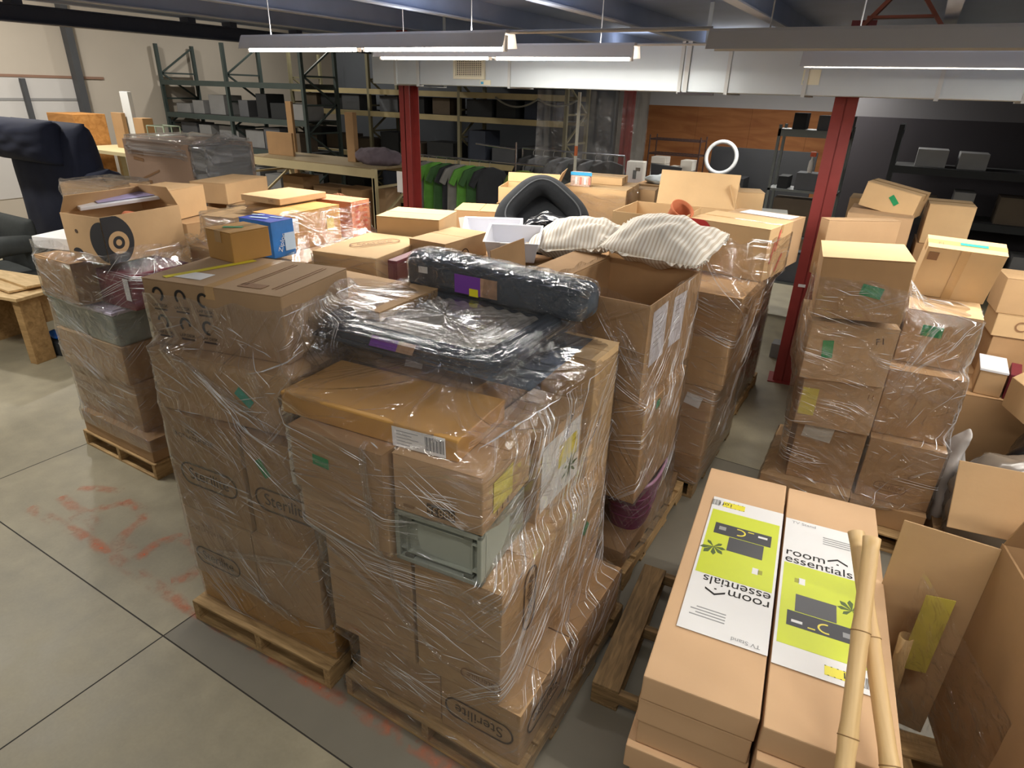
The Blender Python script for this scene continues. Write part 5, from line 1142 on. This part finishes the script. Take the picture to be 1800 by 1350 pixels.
# rope swags over the back rack
ROPE = mat('pale_rope', (128, 126, 116), .9)
for x0, x1, s_, lb in ((-7.6, -6.6, .16, 'left pale rope swag hanging under the duct'), (-6.6, -5.75, .12, 'right pale rope swag hanging under the duct')):
    tag(MB().tube([(x0 + (x1 - x0) * t / 16, 11.97, 2.72 - s_ * 4 * (t / 16) * (1 - t / 16)) for t in range(17)], .018, 8).build('rope', ROPE, smooth=True), lb, 'rope')
# clothes rail with shirts
def shirt(x, y, z, c, label, w=.46, h=.68, yaw=0, sleeve=.2):
    prof = [(-.07, 0), (.07, 0), (w / 2, -.06), (w / 2 + sleeve * .5, -.26), (w / 2 - .02 + sleeve * .15, -.31), (w / 2 - .04, -.2), (w / 2 - .03, -h), (-w / 2 + .03, -h), (-w / 2 + .04, -.2), (-w / 2 + .02 - sleeve * .15, -.31), (-w / 2 - sleeve * .5, -.26), (-w / 2, -.06)]
    b = MB(); b.prism(prof, -.035, .035)
    o = b.build('hanging_shirt', c, bevel=.02, seg=3); o.matrix_world = pose(x, y, z, yaw); tag(o, label, 'shirt', 'shirts on the clothes rail')
    MB().tube([(0, 0, -.01), (0, 0, .05), (.02, 0, .075), (.0, 0, .095), (-.015, 0, .085)], .004, 6).build('hanger_hook', CON, o)
    return o
GRN = mat('shirt_green', (96, 156, 62), .9, .12, 10); OLV = mat('shirt_olive', (104, 122, 52), .9, .12, 10); GRY = mat('shirt_grey', (132, 130, 126), .9, .1, 10); DRK = mat('shirt_dark', (44, 46, 50), .9, .1, 10); DGR = mat('shirt_deep_green', (62, 100, 56), .9, .1, 10)
cr = empty('clothes_rail', (-6.7, 8.6, 0)); tag(cr, 'chrome clothes rail holding green shirts, behind the open boxes', 'clothes rail')
CHR = mat('chrome', (200, 200, 204), .2, metal=1.0)
MB().tube([(-.3, 0, 1.86), (2.1, 0, 1.86)], .015, 10).build('rail', CHR, cr)
for x in (-.3, 1.62): MB().tube([(x, 0, 0), (x, 0, 2.16 if x > 0 else 1.86)], .015, 10).build('post', CHR, cr); MB().bar((x, -.3, .02), (x, .3, .02), .03).build('foot', CHR, cr)
MB().tube([(.9, 0, 2.10), (1.62, 0, 2.06)], .015, 10).build('arm', CHR, cr)
for x, c, lb in ((-6.86, DRK, 'dark shirt at the left end of the clothes rail'), (-6.74, GRY, 'grey shirt left of the bright green shirt on the rail'), (-6.58, GRN, 'bright green shirt, leftmost green one on the rail'), (-6.38, DGR, 'deep green shirt behind the bright left one'), (-6.20, DRK, 'dark shirt between the two green shirts'), (-6.10, GRY, 'pale grey shirt between the two green shirts'), (-5.92, GRN, 'bright green shirt in the middle of the rail'), (-5.74, DGR, 'deep green shirt right of the middle bright one'), (-5.55, DRK, 'dark grey garment right of the green shirts'), (-4.95, OLV, 'olive shirt right of the chrome rail post')):
    shirt(x, 8.6, 1.77, c, lb, yaw=rs.uniform(52, 57), w=.5, h=.8)
JK = mat('jacket_black', (34, 34, 36), .7, .2, 10, bump=.4, bscale=14); JG = mat('garment_smoke', (92, 92, 94), .6, .25, 10, bump=.4, bscale=14)
r2 = empty('clothes_rail', (-5.0, 9.35, 0)); tag(r2, 'second dark clothes rail packed with bagged coats, left of the white pole', 'clothes rail')
MB().tube([(-.4, 0, 2.02), (1.35, 0, 2.02)], .015, 10).build('rail', CHR, r2)
for x in (-.4, 1.35): MB().tube([(x, 0, 0), (x, 0, 2.02)], .015, 10).build('post', CHR, r2)
for i, (x, c) in enumerate(((-5.2, JK), (-5.02, JG), (-4.84, JK), (-4.66, JG), (-4.48, JG), (-4.30, JK), (-4.12, JG), (-3.92, JK))):
    o = shirt(x, 9.35, 1.93, c, ('first', 'second', 'third', 'fourth', 'fifth', 'sixth', 'seventh', 'last')[i] + ' bagged dark coat from the left on the second clothes rail', w=.52, h=1.0, yaw=rs.uniform(50, 56)); o.name = 'hanging_coat'; o['category'] = 'coat'; o['group'] = 'coats on the second clothes rail'
SHEET = film('hanging_poly', su=4, sv=3, ang=1.5, haze=.14, gloss=.9, rough=.2, crumple=.2, streak=.6, tint=(.8, .82, .84))
def hs(u, v): return Vector((-4.95 + 1.75 * u, 8.95 + .03 * math.sin(u * 30) + .02 * noise.noise((u * 6, v * 3, 1)), .9 + 1.98 * v))
tag(MB().grid(90, 20, hs, lambda a, b: (a * 1.75, b * 2)).build('hanging_plastic_sheet', SHEET, smooth=True), 'clear plastic sheet hanging in front of the dark coats', 'plastic sheet')
WPOLE = mat('pole_white', (206, 204, 190), .5)
po = tag(MB().tube([(-4.05, 8.5, 0), (-4.05, 8.5, 2.86)], .022, 12).build('white_pole', WPOLE), 'thin white pole standing under the duct, left of the far red column', 'pole')
MB().tube([(-4.05, 8.5, 2.05), (-4.05, 8.5, 2.18)], .0235, 12).build('orange_band', mat('band_orange', (206, 110, 60), .5), po)
# wire shelf with pale cartons, black board, ring
BRN = mat('shelf_bronze', (62, 44, 40), .45, metal=.3)
ws = empty('wire_shelf', (-4.58, 13.0, 0)); tag(ws, 'bronze wire shelf with pale cartons in front of the plywood', 'shelf')
for x in (0, 1.02):
    for y in (0, .42): MB().tube([(x, y, 0), (x, y, 2.14)], .014, 8).build('post', BRN, ws)
for z in (.35, .90, 1.28, 1.79, 2.06):
    b = MB()
    for y in (0, .42): b.bar((0, y, z), (1.02, y, z), .012, .03)
    for x in (0, 1.02): b.bar((x, 0, z), (x, .42, z), .012, .03)
    for i in range(14): b.bar((.07 * i + .05, 0, z + .008), (.07 * i + .05, .42, z + .008), .005)
    b.build('wire_tier', BRN, ws)
PALE = mat('pale_carton', (206, 200, 190), .8)
for i, (x, z, w, h) in enumerate(((.05, .915, .30, .20), (.05, 1.295, .30, .15), (.05, 1.448, .30, .15), (.05, 1.60, .30, .13), (.45, 1.295, .14, .15), (.43, 1.448, .16, .12), (.66, 1.295, .24, .17), (.66, 1.468, .24, .03), (.66, 1.50, .24, .20), (.03, .365, .3, .2), (.5, .915, .3, .2))):
    lbs = ('pale carton at left on the tier below the main stacks of the wire shelf', 'pale carton lowest in the left stack of the wire shelf', 'pale carton in the middle of the left stack of the wire shelf', 'pale carton topmost in the left stack of the wire shelf', 'small pale carton lower in the middle of the wire shelf', 'small pale carton upper in the middle of the wire shelf', 'pale carton lowest in the right stack of the wire shelf', 'thin grey carton between two pale ones on the wire shelf', 'pale carton topmost in the right stack of the wire shelf', 'pale carton on the bottom tier at left of the wire shelf', 'pale carton at right on the tier below the main stacks of the wire shelf')
    plain_box('ws%d' % i, -4.58 + x, 13.06, z + .003, 0, w, .32, h, lbs[i], PALE if i != 7 else DIM[0], group='pale cartons on the wire shelf')
BLK = mat('black_board', (30, 31, 34), .55, .1, 2)
o = MB().box(0, 0, 0, 2.0, .04, 1.95).build('black_board', BLK, bevel=.004); o.matrix_world = pose(-3.55, 13.8, 0, 0, -3); tag(o, 'large black board leaning behind the white ring', 'board')
RINGM = mat('ring_white', (212, 214, 214), .4)
sd = carton('ringtable', 'dark cabinet below the white ring', (-3.55, 13.05, 0, 0, .9, .5, 1.46), BLK, flaps=False, name='cabinet', cat='cabinet')[0]
o = MB().tube([(.29 * math.cos(2 * PI * i / 48), 0, .29 * math.sin(2 * PI * i / 48)) for i in range(48)], .038, 12, closed=True).build('white_ring', RINGM, smooth=True); o.matrix_world = pose(-3.20, 13.3, 1.46 + .326, 0, -8); tag(o, 'white hoop ring standing in front of the black board', 'ring')
o = lump('white_cloth', 'white rag heap in front of the wire shelf', 'cloth', pose(-3.05, 9.45, 1.73), .28, .2, .07, mat('cloth_white', (196, 204, 206), .9), 31, .05)
carton('clothbox', 'box below the white rag heap', (-3.4, 9.2, 0, 0, .7, .55, 1.672), CBD)
o = empty('office_chair', (-3.35, 10.4, 0)); tag(o, 'small black chair back in front of the wire shelf', 'chair')
MB().prism([(-.2, 0), (.2, 0), (.26, .42), (-.24, .46)], -.02, .02).build('backrest', BLK, o, pose(0, 0, 1.40, 10), bevel=.01)
MB().box(-.24, -.24, .95, .24, .24, 1.02).build('seat', BLK, o, bevel=.02); MB().bar((0, .1, 1.0), (0, .02, 1.45), .05, .02).build('back_post', BLK, o)
for x in (-.2, .2):
    for y in (-.2, .2): MB().tube([(x, y, 0), (x * .8, y * .8, .96)], .014, 8).build('leg', BLK, o)
REDF = mat('red_fabric', (150, 34, 48), .9, .1, 8)
plain_box('rb', -4.75, 10.6, 0, 0, .9, .6, 1.46, 'dark red covered crate left of the wire shelf', REDF, 'covered_crate', 'crate')
k, D = plain_box('wbx', -4.15, 10.75, 1.462, 10, .30, .25, .36, 'white picture box standing on the red covered crate', PALE); sticker(k, D, 'F', .15, .15, .06, .14, DIM[4], 'print_mark'); sticker(k, D, 'F', .2, .24, .08, .05, DIM[1], 'print_mark')
lump('plastic_bag', 'clear crinkled bag on the red covered crate', 'bag', pose(-4.52, 10.8, 1.60), .2, .2, .17, mat('bag_grey_clear', (150, 150, 152), .25), 41, .05)
# grey metal shelf left of the near red column
ms = empty('metal_shelf', (-1.60, 9.5, 0)); tag(ms, 'grey metal shelf with clutter, left of the near red column', 'shelf')
MSH = mat('shelf_grey', (112, 118, 116), .5)
for x in (0, .84):
    for y in (0, .42): MB().box(x, y, 0, x + .035, y + .035, 2.55).build('post', MSH, ms)
for z in (.5, 1.15, 1.75, 2.50): MB().box(0, 0, z - .09 if z > 2 else z - .03, .875, .455, z).build('shelf', MSH, ms)
cl = [(-1.45, 2.501, .16, .20, 'round dark can on top of the grey metal shelf', DIM[4]), (-1.15, 2.501, .42, .18, 'dark crate on top of the grey metal shelf', DIM[0]), (-1.5, 1.751, .14, .16, 'small dark item left on the upper tier of the grey shelf', DIM[4]), (-1.28, 1.751, .28, .22, 'grey box in the middle of the upper tier of the grey shelf', DIM[0]), (-.95, 1.751, .18, .3, 'dark box right on the upper tier of the grey shelf', DIM[2]), (-1.5, 1.151, .62, .48, 'pale brown box on the middle tier of the grey shelf', DIM[1]), (-1.5, .501, .7, .4, 'dim box on the lowest tier of the grey shelf', DIM[0])]
for i, (x, z, w, h, lb, m_) in enumerate(cl): plain_box('ms%d' % i, x, 9.56, z, 0, w, .32, h, lb, m_, 'shelf_item', 'box', 'clutter on the grey metal shelf')
o = MB().lathe([(0, 0), (.03, 0), (.035, .05), (.03, .14), (.012, .17), (.012, .2), (0, .2)], 16).build('spray_bottle', mat('bottle_white', (206, 202, 196), .4)); o.location = (-1.13, 9.62, 1.974); tag(o, 'white bottle with orange head on the grey shelf', 'bottle')
MB().box(-.03, -.02, .2, .04, .02, .26).build('trigger_head', mat('head_orange', (206, 84, 40), .4), o, bevel=.005)
plain_box('blueb', -.70, 8.0, 0, 0, .5, .4, .32, 'dark blue bin on the floor behind the red column', mat('bin_blue', (52, 44, 104), .5), 'storage_bin', 'bin'); 
plain_box('greyb', -.92, 7.75, 0, 0, .45, .2, .18, 'grey tray on the floor by the red column foot', DIM[3], 'storage_tray', 'tray')
# shelving at the right, coloured dark in place of the shade there
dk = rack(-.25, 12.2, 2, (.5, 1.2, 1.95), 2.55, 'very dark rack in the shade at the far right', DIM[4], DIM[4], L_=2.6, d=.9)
struct(MB().box(-1.05, 13.4, 0, 6.3, 13.5, 2.62).build('partition', mat('partition_shade_dark', (44, 40, 44), .85, .08, 2)), 'partition wall at the far right, coloured dark for shade', 'partition')  # charcoal colour stands in for the shade in this corner
struct(MB().box(-1.05, 13.42, 2.62, 6.3, 13.52, 3.68).build('wall_partition_upper', mat('grey_upper_wall', (96, 94, 96), .85)), 'grey wall band above the dark partition', 'wall')
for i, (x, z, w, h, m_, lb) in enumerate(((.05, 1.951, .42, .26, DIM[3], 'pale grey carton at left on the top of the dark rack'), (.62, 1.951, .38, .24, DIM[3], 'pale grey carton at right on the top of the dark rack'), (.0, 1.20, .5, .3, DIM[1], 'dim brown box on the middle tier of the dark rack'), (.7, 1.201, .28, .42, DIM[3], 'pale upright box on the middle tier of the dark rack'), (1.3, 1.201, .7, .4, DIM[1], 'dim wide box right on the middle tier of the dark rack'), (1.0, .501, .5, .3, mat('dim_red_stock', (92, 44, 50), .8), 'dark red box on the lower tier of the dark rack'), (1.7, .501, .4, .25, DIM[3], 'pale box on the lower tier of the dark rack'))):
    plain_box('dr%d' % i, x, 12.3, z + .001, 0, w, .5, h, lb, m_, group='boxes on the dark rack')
# ================================================================ left side, behind the far left load
NAVY = mat('navy_upholstery', (26, 32, 54), .9, .12, 8, bump=.1, bscale=80)
sf = empty('sofa', (-10.35, 4.75, 0)); tag(sf, 'big navy upholstered sofa standing on its end at the far left', 'sofa')
def blob(w, d, h, seed): return soft_slab(w, h, d, 30, 30, .25, wob=.02, seed=seed)
o = blob(1.95, .62, 2.30, 1).build('back', NAVY, sf, pose(-.0, .31, 1.15, 0, 90), smooth=True, weld=True)
o = blob(.55, .75, 1.75, 2).build('arm', NAVY, sf, pose(.93, .45, .87, 0, 90), smooth=True, weld=True)
o = blob(1.7, .5, .55, 5).build('cushion', NAVY, sf, pose(-.15, .0, 2.05, 0, 90), smooth=True, weld=True)
CHG = mat('office_chair_grey', (66, 70, 70), .8, .1, 20)
oc = empty('armchair', (-10.1, 3.55, 0)); tag(oc, 'dark grey armchair with rounded arms behind the wooden desk', 'armchair')
o = soft_slab(.85, .85, .22, 24, 24, .3).build('seat', CHG, oc, pose(0, 0, .34), smooth=True, weld=True)
for x in (-.42, .42): MB().tube([(x, -.42, .45), (x, -.3, .78), (x, .0, .86), (x, .38, .84), (x, .45, .5)], [.10, .12, .13, .13, .1], 14).build('arm', CHG, oc, smooth=True); MB().box(x - .09, -.4, .06, x + .09, .42, .5).build('arm_side', CHG, oc, bevel=.04)
o = soft_slab(.9, .8, .24, 24, 24, .3).build('backrest', CHG, oc, pose(0, .48, .74, 0, 84), smooth=True, weld=True)
for x in (-.35, .35):
    for y in (-.3, .35): MB().tube([(x, y, 0), (x, y, .26)], .03, 8).build('leg', BLK, oc)
DSK = wood('desk_oak', (146, 114, 70), (188, 152, 102), 2, (2, 10, 10)); DSKL = wood('desk_top_oak', (188, 156, 108), (218, 188, 138), 2, (2, 10, 10))
ds = empty('wooden_desk', (-8.55, 2.55, 0), math.radians(12)); tag(ds, 'oak desk end with board top at the far left edge', 'desk')
MB().box(-.25, 0, .72, 1.0, .72, .755).build('desk_top', DSKL, ds, bevel=.004); MB().box(.86, .04, 0, .96, .26, .72).build('leg', DSK, ds, bevel=.004); MB().box(-.2, .04, 0, -.1, .68, .72).build('side_panel', DSK, ds)
MB().box(-.1, .62, .28, .96, .66, .72).build('back_panel', DSK, ds); MB().box(.88, .26, .40, .92, .66, .72).build('side_rail', DSK, ds); MB().box(.86, .60, 0, .96, .70, .72).build('leg', DSK, ds, bevel=.004)
tag(MB().box(-8.60, 2.95, .79, -7.75, 3.12, .815).build('wood_plank', DSKL, bevel=.003), 'short pale plank lying on the oak desk', 'plank').rotation_euler = (0, 0, 0)
tag(MB().box(-8.65, 2.80, .766, -7.8, 3.18, .789).build('wood_plank', DSKL, bevel=.003), 'wider pale plank under the short one on the oak desk', 'plank')
k, D = plain_box('dcr', -7.98, 2.98, 0, 12, .42, .40, .16, 'dark crate under the oak desk', DIM[4], 'crate', 'crate')
BLB = mat('bright_blue_bag', (24, 104, 204), .4, .15, 8)
lump('plastic_bag', 'bright blue bag in the crate under the oak desk', 'bag', pose(-7.78, 3.22, .20), .22, .14, .06, BLB, 51, .05)
lump('shoe', 'dark item on the floor beside the crate under the desk', 'shoe', pose(-7.23, 3.02, .05, 30), .13, .06, .055, BLK, 53, .02)
# wrapped tall load behind
BRW = mat('wrapped_brown_board', (164, 136, 116), .7, .06, 3); GRW = mat('wrapped_grey_board', (96, 98, 100), .6, .08, 3)
k, D = carton('wt', 'tall brown box in clear bag with faint print, back left', (-9.02, 5.0, 0, 0, 1.40, .95, 2.14), BRW, flaps=False)
for x_, z_, w_, h_, r_ in ((.3, 1.98, .26, .05, -4), (.3, 1.90, .22, .04, -4), (.52, 1.72, .42, .025, 18), (.45, 1.62, .12, .05, 0), (.2, .9, .03, .22, 4)): sticker(k, D, 'F', x_, z_, w_, h_, INKF, 'print_mark', r_)
sticker(k, D, 'F', .75, 1.35, .2, .2, INKF, 'print_block')
def bagtop(u, v):
    a = 2 * PI * u; c, s_ = math.cos(a), math.sin(a); e = .25; kq = 1 if v < .55 else math.cos((v - .55) / .45 * PI / 2) ** .5
    return Vector((.70 + .72 * kq * abs(c) ** e * (1 if c > 0 else -1), .475 + .50 * kq * abs(s_) ** e * (1 if s_ > 0 else -1), 1.95 + min(1, v / .55) * .22 + .03 * max(0, v - .55)))
crumpled_bag(bagtop, 110, 40, .03, 24).build('clear_bag', film('cloudy_bag', su=4, sv=8, ang=.4, haze=.22, crumple=1.2, streak=.3, gloss=1.3), k, smooth=True)
k, D = carton('wg', 'tall grey box in cloudy plastic beside the brown one, back left', (-7.59, 5.02, 0, 0, .30, .62, 2.12), GRW, flaps=False)
def bagtop2(u, v):
    a = 2 * PI * u; c, s_ = math.cos(a), math.sin(a); e = .25; kq = 1 if v < .5 else math.cos((v - .5) / .5 * PI / 2) ** .6
    return Vector((.15 + .18 * kq * abs(c) ** e * (1 if c > 0 else -1), .31 + .34 * kq * abs(s_) ** e * (1 if s_ > 0 else -1), 1.75 + min(1, v / .5) * .37 + .20 * max(0, v - .5) * (1 + .6 * c)))
crumpled_bag(bagtop2, 110, 50, .04, 25).build('clear_bag', MATS['cloudy_bag'], k, smooth=True)
# low tables and odd wood in the tall bay
tb = empty('work_table', (-13.6, 6.6, 0)); tag(tb, 'tan work table along the beige wall', 'table')
MB().box(0, 0, 1.60, 3.4, .9, 1.66).build('table_top', BTAN, tb)
for x in (.05, 3.25):
    for y in (.05, .75): MB().box(x, y, 0, x + .1, y + .1, 1.6).build('leg', BTAN, tb)
plain_box('ww', -14.6, 6.75, 0, 0, .95, .6, 2.22, 'tall orange-wood cabinet against the beige wall behind the navy sofa', wood('orange_cabinet', (166, 112, 54), (198, 142, 78), 2, (1, 6, 6)), 'wooden_cabinet', 'cabinet')
plain_box('wl1', -13.0, 7.1, 1.661, 0, .34, .08, .62, 'leaning brown board on the work table, left of the white one', CBD, 'board', 'board')
plain_box('wl2', -12.75, 7.2, 1.661, 0, .26, .08, .98, 'white board standing on the work table', mat('white_board', (206, 208, 208), .6), 'board', 'board')
plain_box('wl3', -12.4, 7.15, 1.661, 0, .30, .2, .55, 'small brown box right of the white board on the work table', CBD)
gf = empty('wire_crate', (-11.75, 7.0, 1.661)); tag(gf, 'pale green wire crate on the work table, left of the dark rack', 'crate')
gm = mat('crate_green', (150, 166, 148), .5)
b = MB()
for x in (0, .25, .5):
    for y in (0, .3): b.bar((x, y, 0), (x, y, .45), .014)
for z in (0, .15, .3, .45):
    for y in (0, .3): b.bar((0, y, z), (.5, y, z), .012)
    for x in (0, .5): b.bar((x, 0, z), (x, .3, z), .012)
b.build('wire_frame', gm, gf)
